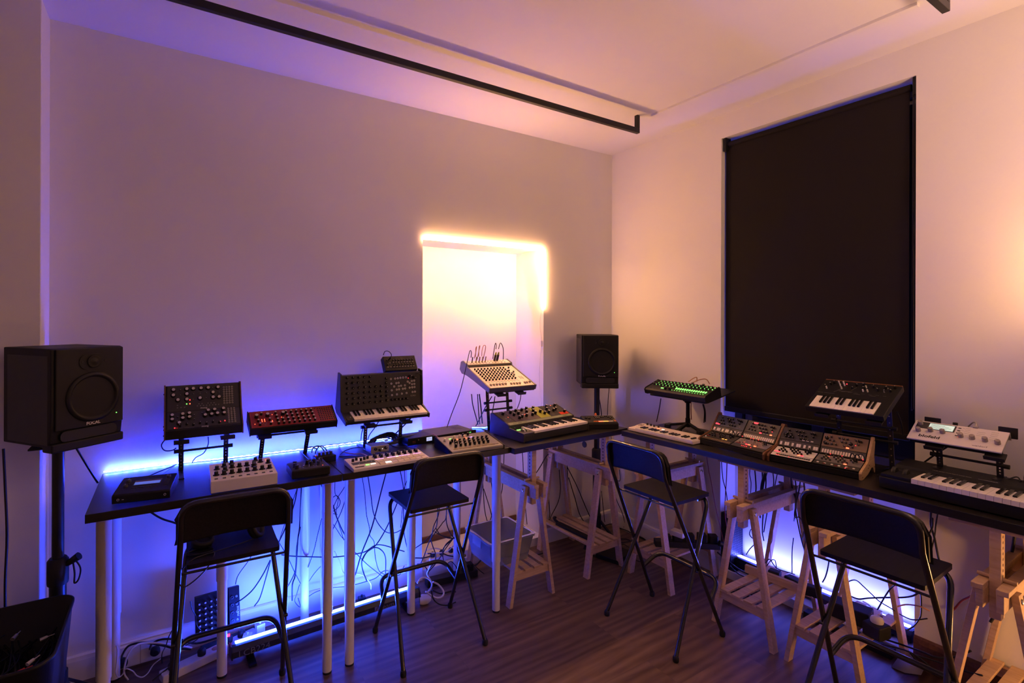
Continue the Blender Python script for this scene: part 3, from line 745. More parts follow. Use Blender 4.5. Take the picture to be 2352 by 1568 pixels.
many(t, 'knob', K(.005, .012, 'blk', None, .001), FA1, [(.06+i*.028, .016+(.006 if i % 2 else 0)) for i in range(7)])
many(t, 'switch', K(.0028, .007, 'steel'), FB1, [(.062, .108), (.205, .108), (.062, .082), (.118, .083), (.147, .083), (.175, .083), (.232, .083), (.118, .056), (.175, .058)])
many(t, 'switch', K(.0028, .007, 'steel'), FA1, [(.05, .066), (.05, .042), (.12, .07), (.12, .046), (.155, .078)])
many(t, 'jack', jack_mesh(.0042), FB1, grid(.255, .026, .0125, .0118, 4, 8)); many(t, 'jack', jack_mesh(.0042), FA1, grid(.272, .014, .0135, .0115, 3, 8))
many(t, 'button', btn_mesh(.006, .005, .0016, 'printg'), FB1, [(.135+i*.0135, .022) for i in range(8)]+[(.142+i*.0135, .032) for i in range(2)]+[(.182+i*.0135, .032) for i in range(3)]+[(.05, .02), (.065, .02), (.08, .02), (.05, .032)], 0, False)
for u, v, F, e in ((.103, .055, FB1, 'led_r'), (.103, .036, FB1, 'led_ro'), (.089, .036, FB1, 'led_g'), (.038, .008, FA1, 'led_r'), (.232, .022, FA1, 'led_r'), (.253, .024, FA1, 'led_r')): put(t, 'led', led_mesh(.0028, e), F, u, v)
put(t, 'button', btn_mesh(.007, .006, .002, 'redp'), FA1, .047, .006)
write(t, 'moog', .013, FB1, .163, .011, 'print'); write(t, 'moog', .013, FA1, .165, .0035, 'print')
marks(t, FB1, [(.033, .122), (.09, .122), (.118, .122), (.152, .122), (.184, .122), (.228, .122), (.09, .096), (.118, .096), (.147, .096), (.175, .094), (.205, .096), (.232, .096), (.052, .069), (.147, .071), (.205, .071)], .014, 'printg')
marks(t, FA1, [(.06, .004), (.09, .004), (.11, .004), (.06, .094), (.085, .094)], .02, 'printg')
many(t, 'side_screw', K(.0035, .003, 'rubber'), panelX((-.006, 0, 0), (0, 0, 1), (-1, 0, 0)), [(-.01, .02), (-.03, .06), (-.13, .2), (-.1, .03)])
desk_stand('desk_stand', 'black steel stand with angled feet under the tall two-tier modular synth', (-.014, 2.765, TZ), 0, .33, .17, .08, .174, .23, .03, (.62,), .5)

# ------------------------------------------------------------ red semi-modular
t = thing('semi_modular_synthesizer', 'wide dark red modular synth full of knobs, on a stand above the left table', 'synthesizer', (.352, 2.752, 1.148), 0, math.radians(22))
w = .432
part('case', MB().prism([(0, 0), (0, .036), (.004, .04), (.125, .062), (.128, .004)], 0, w), 'blk', t, bev=.002)
for x in (-.005, w): part('end_cheek', MB().prism([(-.003, -.002), (-.003, .04), (.128, .066), (.131, .0)], x, x+.005), 'blk', t, bev=.001)
F = panelX((0, .004, .0402), (0, .121, .022), (0, -.022, .121))
flat(t, 'face_plate', F, .004, .001, w-.004, .123, 'red', .001); F = F @ Matrix.Translation((0, 0, .001))
kn = K(.0058, .015, 'blk', 'knobtop', .001)
many(t, 'knob', kn, F, [(.135+i*.0262+j*-.002, .015+j*.026) for j in range(4) for i in range(8) if not (j > 1 and i in (1,))]+[(.06, .095), (.04, .045), (.045, .018), (.095, .048), (.097, .018)])
many(t, 'big_knob', K(.0098, .018, 'blk', 'knobtop', .001), F, [(.035, .078), (.088, .080), (.165, .083)])
many(t, 'jack', jack_mesh(.0038, 'steel'), F, grid(.350, .016, .0122, .0145, 7, 7)+[(.335, .108)])
many(t, 'led', led_mesh(.0022, 'led_ro'), F, [(.058+i*.013, .042+j*.008) for i in range(2) for j in range(3)]+[(.107, .042), (.107, .034), (.112, .088), (.155, .062), (.022, .028)])
lines(t, 'panel_lines', F, [(.008, .006, .008, .118), (.125, .006, .125, .118), (.20, .006, .19, .118), (.29, .006, .285, .118), (.345, .006, .335, .118), (.125, .06, .34, .06), (.008, .006, .34, .006)], 'redp', .0008)
write(t, 'neutron', .012, F, .06, .112, 'redp', sx=1.25)
marks(t, F, [(.045, .004), (.097, .004), (.145, .004), (.24, .004), (.31, .004), (.40, .119)], .016, 'orange')
many(t, 'button', btn_mesh(.005, .005, .0016, 'printg'), F, [(.062, .028), (.075, .028), (.07, .014), (.108, .098), (.15, .10)])
desk_stand('desk_stand', 'black steel stand with long cross bar under the dark red modular synth', (.352, 2.757, TZ), 0, .432, .14, .38, .158, .24, .10, (.88,), .35, xa=(.068, .30))

# ------------------------------------------------------------ black patch-panel keyboard synth
t = thing('patch_keyboard', 'black keyboard synth with tall panel of white-ringed jacks beside the niche', 'synthesizer', (.838, 2.745, 1.152), 0, math.radians(14))
w = .505
prof = [(0, 0), (0, .022), (.10, .030), (.112, .058), (.168, .232), (.205, .226), (.205, .02), (.18, 0)]
part('body', MB().prism([(.0, .0), (0, .012), (.1, .018), (.112, .055), (.166, .228), (.2, .222), (.2, .02), (.18, 0)], .004, w-.004), 'blk2', t)
for x in (-.006, w-.004): part('end_cheek', MB().prism([(-.006, -.004), (-.006, .022), (.10, .040), (.158, .240), (.207, .236), (.207, .014), (.18, -.004)], x, x+.010), 'blk2', t, bev=.0015)
keys(t, Matrix.Translation((.045, -.004, .030)) @ Matrix.Rotation(math.radians(3), 4, 'X'), w-.056, 22, 0, .098, .013)
part('key_side_panel', MB().box((.006, 0, .01), (.043, .1, .028)), 'blk2', t, bev=.001); put(t, 'wheel', K(.004, .004, 'silver'), Matrix.Translation((0, 0, .028)), .03, .03)
part('key_slip', MB().box((.004, -.004, .0), (w-.004, .004, .012)), 'blk', t, bev=.001)
F = panelX((.004, .112, .0555), (0, .054, .173), (0, -.173, .054))
many(t, 'knob', K(.0066, .014, 'blk', None, .001), F, [(.03+i*.034+(j % 2)*.003, .018+j*.030) for j in range(6) for i in range(7) if not (j > 3 and i > 4)]+[(.27, .022+i*.026) for i in range(6)]+[(.302+i*.024, .022) for i in range(5)])
P35 = [(.30, .146), (.327, .147), (.344, .148), (.361, .149), (.379, .150), (.398, .151), (.302, .118), (.334, .119), (.349, .120), (.32, .100), (.35, .100), (.365, .101), (.39, .102), (.409, .124), (.421, .115), (.436, .126), (.452, .127), (.437, .106), (.453, .107), (.304, .078), (.336, .080), (.351, .081), (.376, .082), (.391, .083), (.421, .086), (.438, .087), (.454, .088), (.305, .049), (.337, .051), (.369, .053), (.40, .055), (.44, .058), (.456, .059)]
rj = cached('rj', lambda: MB().lathe([(.0058, 0), (.0056, .0022), (.0034, .0022), (.0030, .0006)], 16, 0, cap=False).lathe([(.0030, .0007), (0, .0007)], 16, 1, cap=False).mesh('ring_jack', ['white', 'rubber']))
many(t, 'ring_jack', rj, F, P35); put(t, 'led', led_mesh(.002, 'led_r'), F, .413, .145)
many(t, 'knob', K(.010, .018, 'blk', None, .002), F, [(.425, .157), (.450, .150)])
lines(t, 'panel_lines', F, [(.286, .01, .286, .175), (.01, .165, .25, .165)]+[(.045+i*.034, .01, .045+i*.034, .10) for i in range(6)]+[(.01, .105, .25, .105), (.01, .05, .2, .05)], 'dgrey', .0006)
write(t, 'KORG', .012, F, .443, .036, 'printg', bold=.0006)
part('patch_lead', MB().tube(spline([(.455, .148, .222), (.47, .135, .228), (.492, .125, .215), (.500, .115, .15), (.498, .11, .09)]), .0022, 6), 'cblk', t)
desk_stand('desk_stand', 'black steel stand with flat uprights under the keyboard synth beside the niche', (.838, 2.74, TZ), 0, .505, .2, .245, .156, .30, .02, (.78,), .42, xa=(.14, .36))
# sequencer standing on top
t = thing('step_sequencer', 'small black two-row sequencer perched on top of the jack-panel keyboard', 'sequencer', (1.117, 2.905, 1.405), 0, math.radians(58))
part('body', MB().box((0, 0, 0), (.212, .098, .042)), 'blk', t, bev=.0015)
F = panelX((0, 0, .042), (0, 1, 0), (0, 0, 1))
many(t, 'button', btn_mesh(.011, .006, .002, 'printg'), F, [(.060+i*.0185, .055) for i in range(8)]+[(.060+i*.0185, .024) for i in range(8)]+[(.018, .024), (.037, .024), (.037, .052)], 0, False)
many(t, 'knob', K(.004, .008, 'blk'), F, [(.060+i*.0185, .068) for i in range(8)]+[(.060+i*.0185, .037) for i in range(8)]+[(.02, .04), (.02, .07)])
marks(t, F, [(.09, .084), (.12, .084), (.19, .088)], .02)
part('plug', MB().cyl((.036, .075, .042), (.038, .075, .075), .0048).tube(spline([(.038, .075, .07), (.034, .08, .098), (.02, .10, .102), (.01, .118, .07), (.012, .115, .03)]), .0022, 6), 'rubber', t)

# ------------------------------------------------------------ mixing console in the niche
t = thing('mixing_console', 'cream mixing console with many black knobs, tilted on a stand before the lit niche', 'mixer', (1.772, 2.722, 1.268), 0, math.radians(17))
w = .365
prof = [(0, -.012), (-.004, .0), (0, .026), (.30, .050), (.31, .066), (.372, .070), (.395, .055), (.395, .0), (.36, -.015), (.30, -.010)]
part('case', MB().prism(prof, 0, w), 'dgrey', t, bev=.004, seg=3)
for x in (-.010, w): part('end_cheek', MB().prism([(-.002, -.006), (-.004, .03), (.30, .055), (.312, .071), (.374, .075), (.40, .058), (.40, -.0), (.362, -.018), (.30, -.006), (.1, .0)], x, x+.010), 'grey', t, bev=.003)
F = panelX((0, .0, .0262), (0, .30, .024), (0, -.024, .30))
flat(t, 'face_plate', F, .004, .004, w-.004, .298, 'cream', .0012); F = F @ Matrix.Translation((0, 0, .0012))
F2 = panelX((0, .312, .0664), (0, .06, .004), (0, -.004, .06)); flat(t, 'jack_plate', F2, .004, .002, w-.004, .056, 'cream', .0012)
mk = K(.0062, .013, 'blk', 'print')
many(t, 'knob', mk, F, [(.028+i*.0265, .105+j*.0262) for j in range(7) for i in range(10)]+[(.285, .15), (.285, .176), (.31, .195), (.285, .215), (.31, .26)])
for u, v in [(.024+i*.0235, .028) for i in range(6)]+[(.185+i*.0235, .024) for i in range(4)]+[(.30, .026), (.318, .028), (.345, .032)]:
    put(t, 'fader', cached('fd', lambda: MB().box((-.0008, -.018, 0), (.0008, .03, .0004), 1).box((-.0055, -.006, 0), (.0055, .006, .010), 0).mesh('fader', ['clearknob', 'printd'])), F, u, v+.01)
many(t, 'button', btn_mesh(.005, .004, .002, 'dgrey'), F, [(.028+i*.0265, .080) for i in range(10)]+[(.036+i*.0265, .072) for i in range(10)]+[(.31+i*.012, .10+j*.014) for i in range(3) for j in range(3)])
many(t, 'jack', jack_mesh(.0052), F2, grid(.028, .016, .0265, .024, 12, 2), .0012)
lines(t, 'panel_lines', F, [(.275, .01, .275, .09), (.33, .01, .33, .12), (.012, .29, .35, .29)], 'printg', .0006)
for u in (.245, .268):
    pl = part('xlr_plug', MB().cyl((u, .355, .069), (u, .352, .118), .0085), 'blk2', t); part('green_boot', MB().cyl((u, .352, .118), (u, .350, .138), .0075, .004), 'lime', pl)
for i, (u, hh) in enumerate(((.045, .075), (.078, .07), (.104, .08), (.13, .085), (.155, .07))):
    part('jack_plug', MB().cyl((u, .338, .068), (u, .338, .068+.045), .0038), 'bronze' if i else 'blk2', t)
desk_stand('desk_stand', 'tall pierced steel stand with two cross bars holding the cream mixing console', (1.772, 2.72, TZ), 0, .365, .36, math.radians(17), .268, .30, -.03, (.60, .45), .5, xa=(.085, .25))
# leads that plug into the mixer
for k, (lab, pts, mt, r) in enumerate((
    ('long black lead arching from the mixer left end down to the table', [(1.817, 3.035, 1.47), (1.816, 3.03, 1.51), (1.79, 3.01, 1.515), (1.74, 2.97, 1.42), (1.68, 2.95, 1.25), (1.60, 2.93, 1.10), (1.55, 2.92, .99)], 'cblk', .0028),
    ('short tan loop of cable over the mixer, second from the left', [(1.85, 3.03, 1.475), (1.853, 3.03, 1.535), (1.865, 3.04, 1.54), (1.872, 3.08, 1.46)], 'tan', .0025),
    ('short tan loop of cable over the mixer, third from the left', [(1.876, 3.03, 1.475), (1.880, 3.03, 1.54), (1.892, 3.04, 1.545), (1.90, 3.09, 1.45)], 'tan', .0025),
    ('tallest tan loop of cable over the mixer left half', [(1.902, 3.03, 1.478), (1.905, 3.03, 1.52), (1.925, 3.04, 1.552), (1.948, 3.05, 1.54), (1.952, 3.09, 1.45)], 'tan', .0025),
    ('black lead curving from the green-booted plugs over the mixer back edge', [(2.040, 3.02, 1.525), (2.050, 3.02, 1.56), (2.075, 3.04, 1.565), (2.115, 3.07, 1.52), (2.135, 3.10, 1.42), (2.14, 3.12, 1.3)], 'cblk', .0028),
    ('short black loop joining the two green-booted plugs', [(2.017, 3.02, 1.525), (2.02, 3.02, 1.555), (2.03, 3.05, 1.56), (2.036, 3.09, 1.45)], 'cblk', .0028),
    ('black lead dropping from under the mixer right end to the keyboard', [(2.10, 2.83, 1.27), (2.10, 2.83, 1.2), (2.08, 2.83, 1.14), (2.05, 2.83, 1.09)], 'cblk', .0026))):
    one('cable', MB().tube(spline(pts), r, 8), mt, lab, 'cable', 'leads plugged into the mixing console')

# ------------------------------------------------------------ green-lit synthesizer on its tripod tray
t = thing('tray_stand', 'black tripod stand with a flat tray under the green-lit synthesizer', 'stand', (3.055, 2.19, TZ), -PI/2)
part('pole', MB().cyl((0, 0, .02), (0, 0, .20), .0125).cyl((0, 0, .02), (0, 0, .08), .016), 'blk', t)
part('clamp', MB().lathe([(.018, .185), (.028, .20), (.03, .235), (.02, .24)], 18).box((-.01, -.04, .2), (.01, .0, .225)), 'blk', t)
for a in (200, 340, 280, 80):
    if a == 80: continue
    d = Vector((math.cos(math.radians(a)), math.sin(math.radians(a)), 0)); e = d*.135
    lg = part('leg', MB().beam((0, 0, .045), (e.x, e.y, .018), .022, .016), 'blk', t, bev=.003)
    part('foot', MB().beam((e.x*.86, e.y*.86, .012), (e.x*1.15, e.y*1.15, .012), .034, .024), 'rubber', lg, bev=.004)
X = Matrix.Translation((-.19, -.22, .240)) @ Matrix.Rotation(math.radians(10), 4, 'X')
part('tray', MB().plate(rrect(.44, .33, .02, 4, .24, .19), -.012, -.004), 'blk', t, X, bev=.001)
t = thing('desktop_synthesizer', 'black synthesizer glowing with rows of green lights, on the tripod tray', 'synthesizer', (2.815, 2.345, 1.232), math.radians(-91), math.radians(13))
w = .455
part('case', MB().prism([(0, .004), (-.003, .030), (.006, .040), (.145, .056), (.150, .05), (.150, -.004), (.02, -.004)], 0, w), 'blk', t, bev=.0025)
for x in (-.006, w): part('end_cheek', MB().prism([(-.004, .004), (-.008, .034), (.004, .044), (.145, .060), (.156, .05), (.154, -.008), (.02, -.008)], x, x+.006), 'blk', t, bev=.001)
F = panelX((0, .006, .0402), (0, .139, .016), (0, -.016, .139))
ks = K(.0062, .013, 'blk', None, .0005)
A = [(.025+i*.027, .062+j*.027) for j in range(3) for i in range(16) if not (j == 0 and i > 6)]
many(t, 'knob', ks, F, A); many(t, 'green_light', led_mesh(.0032, 'led_g'), F, [(u+.013, v+.006) for u, v in A][:40])
many(t, 'green_light', led_mesh(.0022, 'led_g'), F, [(.20+i*.019, .018) for i in range(13)])
sl = btn_mesh(.006, .018, .003, 'led_g')
many(t, 'lit_slider', sl, F, [(.215+i*.0165, .046) for i in range(14)], 0, False)
many(t, 'knob', K(.009, .014, 'blk', 'dgrey'), F, [(.145, .022), (.18, .024), (.36, .128), (.28, .13)])
put(t, 'lit_button', btn_mesh(.020, .008, .002, 'led_g'), F, .118, .026)
marks(t, F, [(.02+i*.03, .012) for i in range(4)], .016, 'bronze')
for i, (lab, pts, mt) in enumerate((('orange-brown patch cable looping over the back of the green-lit synth, left one', [(2.975, 2.13, 1.325), (2.985, 2.10, 1.35), (3.0, 2.085, 1.358), (3.01, 2.09, 1.33)], 'tan'), ('orange-brown patch cable looping over the back of the green-lit synth, right one', [(2.975, 2.10, 1.322), (2.99, 2.06, 1.345), (3.02, 2.03, 1.35), (3.03, 2.01, 1.32)], 'tan'))):
    one('cable', MB().tube(spline(pts), .003, 8), mt, lab, 'cable', 'patch cables behind the green-lit synth')

# ------------------------------------------------------------ palm-size synths in two wooden racks
RP = [(0, 0), (-.004, .030), (.002, .040), (.105, .072), (.185, .178), (.203, .176), (.212, .150), (.196, .085), (.213, .015), (.210, .0), (.198, .002), (.176, .030), (.155, .034), (.100, .012), (.030, 0)]
def rack(loc, rz, label, W2):
    t = thing('synth_rack', label, 'rack', loc, rz, group='wooden-ended racks of palm-size synths')
    for x, mt in ((0, 'walnut'), (W2-.011, 'walnut')):
        q = part('end_panel', MB().prism(RP, x, x+.011), mt, t, bev=.001)
    part('front_rail', MB().box((.011, .001, .004), (W2-.011, .013, .030)), 'blk', t, bev=.001)
    part('shelf', MB().prism([(.012, .012), (.012, .018), (.106, .046), (.18, .146), (.186, .144), (.11, .038)], .011, W2-.011), 'blk', t)
    return t
def volca(rk, loc, rz, u, tier, W1, face, key, label, bits):
    """one unit: tier 0 low front, tier 1 steep rear"""
    base = Matrix.Translation(loc) @ Matrix.Rotation(rz, 4, 'Z')
    if tier == 0: p0, p1 = Vector((0, .006, .032)), Vector((0, .102, .062))
    else: p0, p1 = Vector((0, .110, .068)), Vector((0, .180, .162))
    d = (p1-p0).normalized(); n = Vector((0, -d.z, d.y)); X = base @ Matrix.Translation((u, 0, 0)) @ panelX(p0, d, n)
    t = bpy.data.objects.new('palm_synth', None); COL.objects.link(t); t.empty_display_size = .02; t.matrix_basis = X
    tag(t, label, 'synthesizer', 'palm-size synths in the wooden racks')
    L = (p1-p0).length; F = Matrix.Identity(4)
    part('body', MB().box((.001, 0, -.010), (W1-.001, L, .006)), 'blk', t, bev=.0015)
    flat(t, 'face_plate', F, .003, L*.36, W1-.003, L-.002, face, .0012, w=.006)
    flat(t, 'key_strip', F, .003, .003, W1-.003, L*.33, 'dgrey' if key != 'mono' else face, .0008, w=.006)
    G = Matrix.Translation((0, 0, .0072))
    sp = L*.62
    if key == 'gold': many(t, 'step_key', btn_mesh(.0082, L*.17, .0012, 'bronze' if bits.get('dim') else 'cream'), G, [(.014+i*(W1-.026)/15, L*.14) for i in range(16)], 0, False)
    elif key == 'piano': many(t, 'step_key', btn_mesh(.010, L*.16, .0012, 'white'), G, [(.014+i*(W1-.026)/15, L*.15) for i in (0, 2, 3, 5, 7, 8, 10, 12, 14, 15)], 0, False)
    elif key == 'mono': many(t, 'step_key', btn_mesh(.0085, L*.12, .0012, 'dgrey'), G, [(.030+i*(W1-.046)/15, L*.17) for i in range(16)], 0, False)
    elif key == 'dots': many(t, 'step_key', btn_mesh(.009, L*.10, .0014, 'white'), G, [(.022+i*.030, L*.16) for i in (0, 1, 2, 3, 4, 5)], 0, False); 
    kk = K(.0048, .010, bits.get('k', 'blk'))
    many(t, 'knob', kk, G, [(.03+i*.0175+j*.004, L*(.50+.17*j)) for j in range(3) for i in range(8) if (i+j) % 4 != bits.get('skip', 3)])
    many(t, 'big_knob', K(.0085, .011, 'blk'), G, bits.get('big', []))
    for u1, v1, e in bits.get('lit', []): put(t, 'lit_button', btn_mesh(.012, .006, .0015, e), G, u1, v1*L)
    for u1, v1, e in bits.get('led', []): put(t, 'led', led_mesh(.002, e), G, u1, v1*L)
    if 'disp' in bits: a, b, e = bits['disp']; flat(t, 'display', G, a, b*L, a+.026, b*L+.008, e, .001)
    many(t, 'jack_plug', K(.0036, .022, 'rubber'), G, [(W1*.80, L*.8), (W1*.86, L*.8), (W1*.74, L*.84)][:bits.get('plugs', 2)])
    marks(t, G, [(.02+i*.022, L*.42) for i in range(7)], .012, 'printg')
    return t
R1 = ((2.776, 1.916, TZ), math.radians(-94)); R2 = ((2.750, 1.487, TZ), math.radians(-83.5)); W2 = .418; W1 = .196
rack(*R1, 'left wooden-ended rack of four palm-size synths on the window-wall table', W2); r2 = rack(*R2, 'right wooden-ended rack of four palm-size synths, pale side panel showing', W2)
for o in KIDS(r2):
    if o.name.startswith('end_panel') and max(v.co.x for v in o.data.vertices) > .3: o.data.materials[0] = M['ply']; o['label'] = 'pale plywood end panel'
X2 = [MB().lathe([(.0035, 0), (.0035, .0006)], 10, 0, Matrix.Translation((W2, y, z)) @ Matrix.Rotation(PI/2, 4, 'Y')) for y, z in ((.012, .012), (.100, .040), (.115, .052), (.204, .03), (.200, .16))]
for m in X2: part('side_screw', m, 'rubber', r2)
u0, u1 = .012, .012+W1+.001
volca(None, *R1, u0, 1, W1, 'blueg', 'piano', 'slate-faced palm synth with a red display, back left of the left rack', dict(disp=(.008, .42, 'led_r'), lit=[(.165, .5, 'printg')], led=[(.012, .2, 'led_r')], big=[(.09, .085)], plugs=3))
volca(None, *R1, u1, 1, W1, 'dgrey', 'gold', 'dark palm synth with a lit red readout, back right of the left rack', dict(disp=(.040, .86, 'led_r'), lit=[(.10, .42, 'led_r'), (.12, .42, 'sage'), (.14, .42, 'sage'), (.16, .42, 'led_ro'), (.035, .48, 'sage'), (.055, .48, 'sage'), (.075, .48, 'sage')], led=[(.006, .05, 'led_r'), (.06, .04, 'led_r'), (.075, .04, 'led_r'), (.105, .04, 'led_r'), (.16, .6, 'led_r')], plugs=1))
volca(None, *R1, u0, 0, W1, 'dgrey', 'gold', 'dark palm synth with glowing amber keys, front left of the left rack', dict(dim=1, disp=(.010, .40, 'red'), lit=[(.125, .40, 'led_y'), (.145, .40, 'led_y')], led=[(.016, .30, 'led_w')], plugs=3))
volca(None, *R1, u1, 0, W1, 'silver', 'dots2', 'silver-faced palm synth sprinkled with red lights, front right of the left rack', dict(disp=(.012, .38, 'red'), k='silver', lit=[(.075, .44, 'led_r'), (.09, .44, 'led_ro'), (.125, .42, 'led_ro')], led=[(.06, .2, 'led_r'), (.07, .2, 'led_r'), (.08, .2, 'led_r'), (.09, .2, 'led_r'), (.115, .2, 'led_r'), (.05, .62, 'led_ro'), (.08, .72, 'led_ro')], plugs=2))
volca(None, *R2, u0, 1, W1, 'blk2', 'piano', 'black palm synth with white piano strip, back left of the right rack', dict(lit=[(.115, .45, 'white'), (.135, .45, 'white'), (.155, .45, 'white')], plugs=1, big=[(.025, .07), (.05, .068)]))
volca(None, *R2, u1, 1, W1, 'bronze', 'gold', 'golden-faced palm synth with two big black knobs, back right of the right rack', dict(k='dgrey', big=[(.018, .060), (.020, .088), (.125, .075)], lit=[(.115, .44, 'led_ro')], led=[(.05, .03, 'led_r'), (.10, .03, 'led_r'), (.175, .03, 'led_r'), (.186, .03, 'led_r'), (.145, .62, 'led_r')], plugs=2))
volca(None, *R2, u0, 0, W1, 'white', 'mono', 'white-faced palm synth with grey window, front left of the right rack', dict(disp=(.008, .40, 'led_r'), lit=[(.125, .42, 'led_ro'), (.14, .42, 'led_r')], led=[(.03, .10, 'led_r'), (.04, .10, 'led_r'), (.09, .08, 'led_r')], plugs=3))
volca(None, *R2, u1, 0, W1, 'silver', 'dots', 'silver-faced palm synth with dark red key strip, front right of the right rack', dict(k='dgrey', lit=[(.13, .42, 'led_ro'), (.05, .12, 'red'), (.10, .12, 'red'), (.15, .12, 'red')], led=[(.05, .86, 'led_ro'), (.085, .8, 'led_ro'), (.10, .82, 'led_ro'), (.14, .06, 'led_r')], plugs=2))

# ------------------------------------------------------------ black compact keyboard on a stand before the blind
t = thing('compact_keyboard', 'black compact keyboard synth tilted on a stand in front of the blind', 'synthesizer', (2.895, 1.362, 1.262), math.radians(-90), math.radians(29))
w = .345
part('body', MB().box((0, -.004, .0), (w, .255, .030)), 'blk', t, bev=.003, seg=3)
part('back_edge', MB().box((.002, .255, .0), (w-.002, .262, .032)), 'walnut', t, bev=.001)
F = Matrix.Translation((0, 0, .030))
keys(t, Matrix.Translation((.022, 0, .034)), w-.062, 15, 2, .098, .013)
many(t, 'knob', K(.0068, .014, 'blk'), F, [(.03, .19), (.055, .23), (.045, .215), (.16, .225), (.19, .235), (.20, .205), (.235, .225), (.26, .2), (.285, .225), (.31, .205), (.32, .235), (.15, .195)])
many(t, 'slide_switch', K(.0035, .014, 'white'), F, [(.038, .175), (.075, .235), (.09, .21), (.097, .235), (.108, .215), (.105, .185), (.203, .180), (.205, .215), (.222, .182)])
many(t, 'switch', K(.0035, .010, 'chrome'), F, [(.285, .20), (.298, .215), (.292, .183)]); put(t, 'led', led_mesh(.003, 'led_r'), F, .112, .232)
lines(t, 'panel_lines', F, [(.01, .135, .035, .135), (.042, .135, .09, .135), (.10, .165, .16, .165), (.17, .150, .2, .150), (.24, .15, .265, .15), (.08, .15, .11, .19), (.15, .18, .165, .21)], 'printg', .0012)
marks(t, F, [(.12+i*.03, .16) for i in range(7)], .015)
desk_stand('desk_stand', 'dark steel stand holding the compact keyboard in front of the blind', (2.90, 1.362, TZ), math.radians(-90), .345, .25, math.radians(29), .272, .26, .05, (.62, .42), .75, xa=(.075, .30))

# ------------------------------------------------------------ white desktop module with display
t = thing('desktop_module', 'white desktop synth module with a lit display and lettering, on a stand at right', 'synthesizer', (2.952, .953, 1.190), math.radians(-90), math.radians(31))
w = .315
part('body', MB().prism([(0, -.003), (0, .004), (.135, .004), (.139, .0), (.139, -.04), (.136, -.04), (.134, -.003)], 0, w), 'white', t, bev=.0012)
part('inner_box', MB().box((.01, .02, -.035), (w-.01, .132, -.003)), 'blk', t)
F = Matrix.Translation((0, 0, .004))
flat(t, 'display_surround', F, .010, .082, .148, .128, 'dgrey', .0008); flat(t, 'display', F, .056, .086, .142, .124, 'scr_t', .0016)
lines(t, 'display_text', F @ Matrix.Translation((0, 0, .0016)), [(.062, .116, .11, .116), (.062, .108, .125, .108), (.062, .100, .10, .100), (.11, .1, .135, .1), (.062, .092, .12, .092)], 'grey', .0016)
many(t, 'knob', K(.0098, .019, 'clearknob'), F, [(.028, .060), (.070, .070), (.112, .070), (.175, .062), (.213, .060), (.254, .058), (.294, .052), (.024, .108)])
write(t, 'blofeld', .024, F, .074, .030, 'printd', bold=.0007, sx=1.15); write(t, 'waldorf', .013, F, .244, .018, 'printg', sx=1.2)
many(t, 'button', btn_mesh(.010, .004, .0016, 'printd'), F, [(.160, .118), (.160, .100), (.160, .083), (.160, .064)], 0, False); put(t, 'led', led_mesh(.002, 'led_r'), F, .168, .058)
lines(t, 'panel_lines', F, [(.178, .124-i*.012, .196, .124-i*.012) for i in range(5)]+[(.22, .110-i*.012, .245, .110-i*.012) for i in range(3)]+[(.262, .12-i*.012, .285, .12-i*.012) for i in range(5)]+[(.186, .066, .203, .066), (.265, .066, .284, .064)], 'printg', .0008)
marks(t, F, [(.172, .122), (.172, .104), (.172, .086)], .008, 'printd')
part('usb_plug', MB().box((.20, .132, .002), (.216, .142, .012)).tube(spline([(.208, .142, .008), (.205, .16, .012), (.19, .175, .0), (.17, .18, -.03)]), .003, 6), 'silver', t)
t = desk_stand('desk_stand', 'black steel stand with raised rear pads under the white desktop module', (2.957, .953, TZ+.084), math.radians(-90), .315, .135, math.radians(31), .104, .1, .02, (.42,), .55, xa=(.095, .292))
for x in (.055, .305): part('rear_pad', MB().box((x-.03, .125, .168), (x+.03, .131, .215)), 'rubber', t, bev=.002)
part('knob', MB().cyl((.135, .128, .18), (.135, .128, .205), .009), 'rubber', t)

# ------------------------------------------------------------ big black keyboard at the right edge
t = thing('stage_keyboard', 'large black keyboard running out of the right side of the view', 'keyboard', (2.742, .985, TZ), math.radians(-89.5))
w = 1.08
part('body', MB().prism([(0, .006), (0, .052), (.004, .056), (.175, .062), (.19, .082), (.31, .090), (.32, .082), (.32, .006)], 0, w), 'blk', t, bev=.003)
part('wheel_panel', MB().box((.006, .004, .056), (.112, .182, .070)), 'blk', t, bev=.002)
F = Matrix.Translation((0, 0, .070))
for u in (.03, .072): part('bender_wheel', MB().lathe([(.022, -.008), (.025, -.006), (.025, .006), (.022, .008)], 20, 0, Matrix.Translation((u, .085, .066)) @ Matrix.Rotation(PI/2, 4, 'Y')), 'rubber', t)
lines(t, 'wheel_legends', F, [(.014, .123, .045, .125), (.055, .119, .09, .12), (.098, .112, .112, .11)], 'printg', .0016)
keys(t, Matrix.Translation((.116, -.004, .074)), w-.13, 41, 0, .148, .020, .095, .001)
F = panelX((0, .19, .0822), (0, .12, .008), (0, -.008, .12))
marks(t, F, [(.14+i*.022, .012) for i in range(6)]+[(.29+i*.02, .012) for i in range(3)], .02, 'print', .0028)
marks(t, F, [(.4+i*.05, .07) for i in range(8)], .03, 'printg')
many(t, 'button', btn_mesh(.014, .007, .002, 'blk2'), F, [(.45+i*.03, .05) for i in range(8)], 0, False)
t = thing('patch_box', 'tiny black box with a green light on top of the keyboard at the right edge', 'patch box', (3.0, .585, TZ+.0905), math.radians(-80))
part('body', MB().box((0, 0, 0), (.07, .05, .026)), 'blk', t, bev=.002)
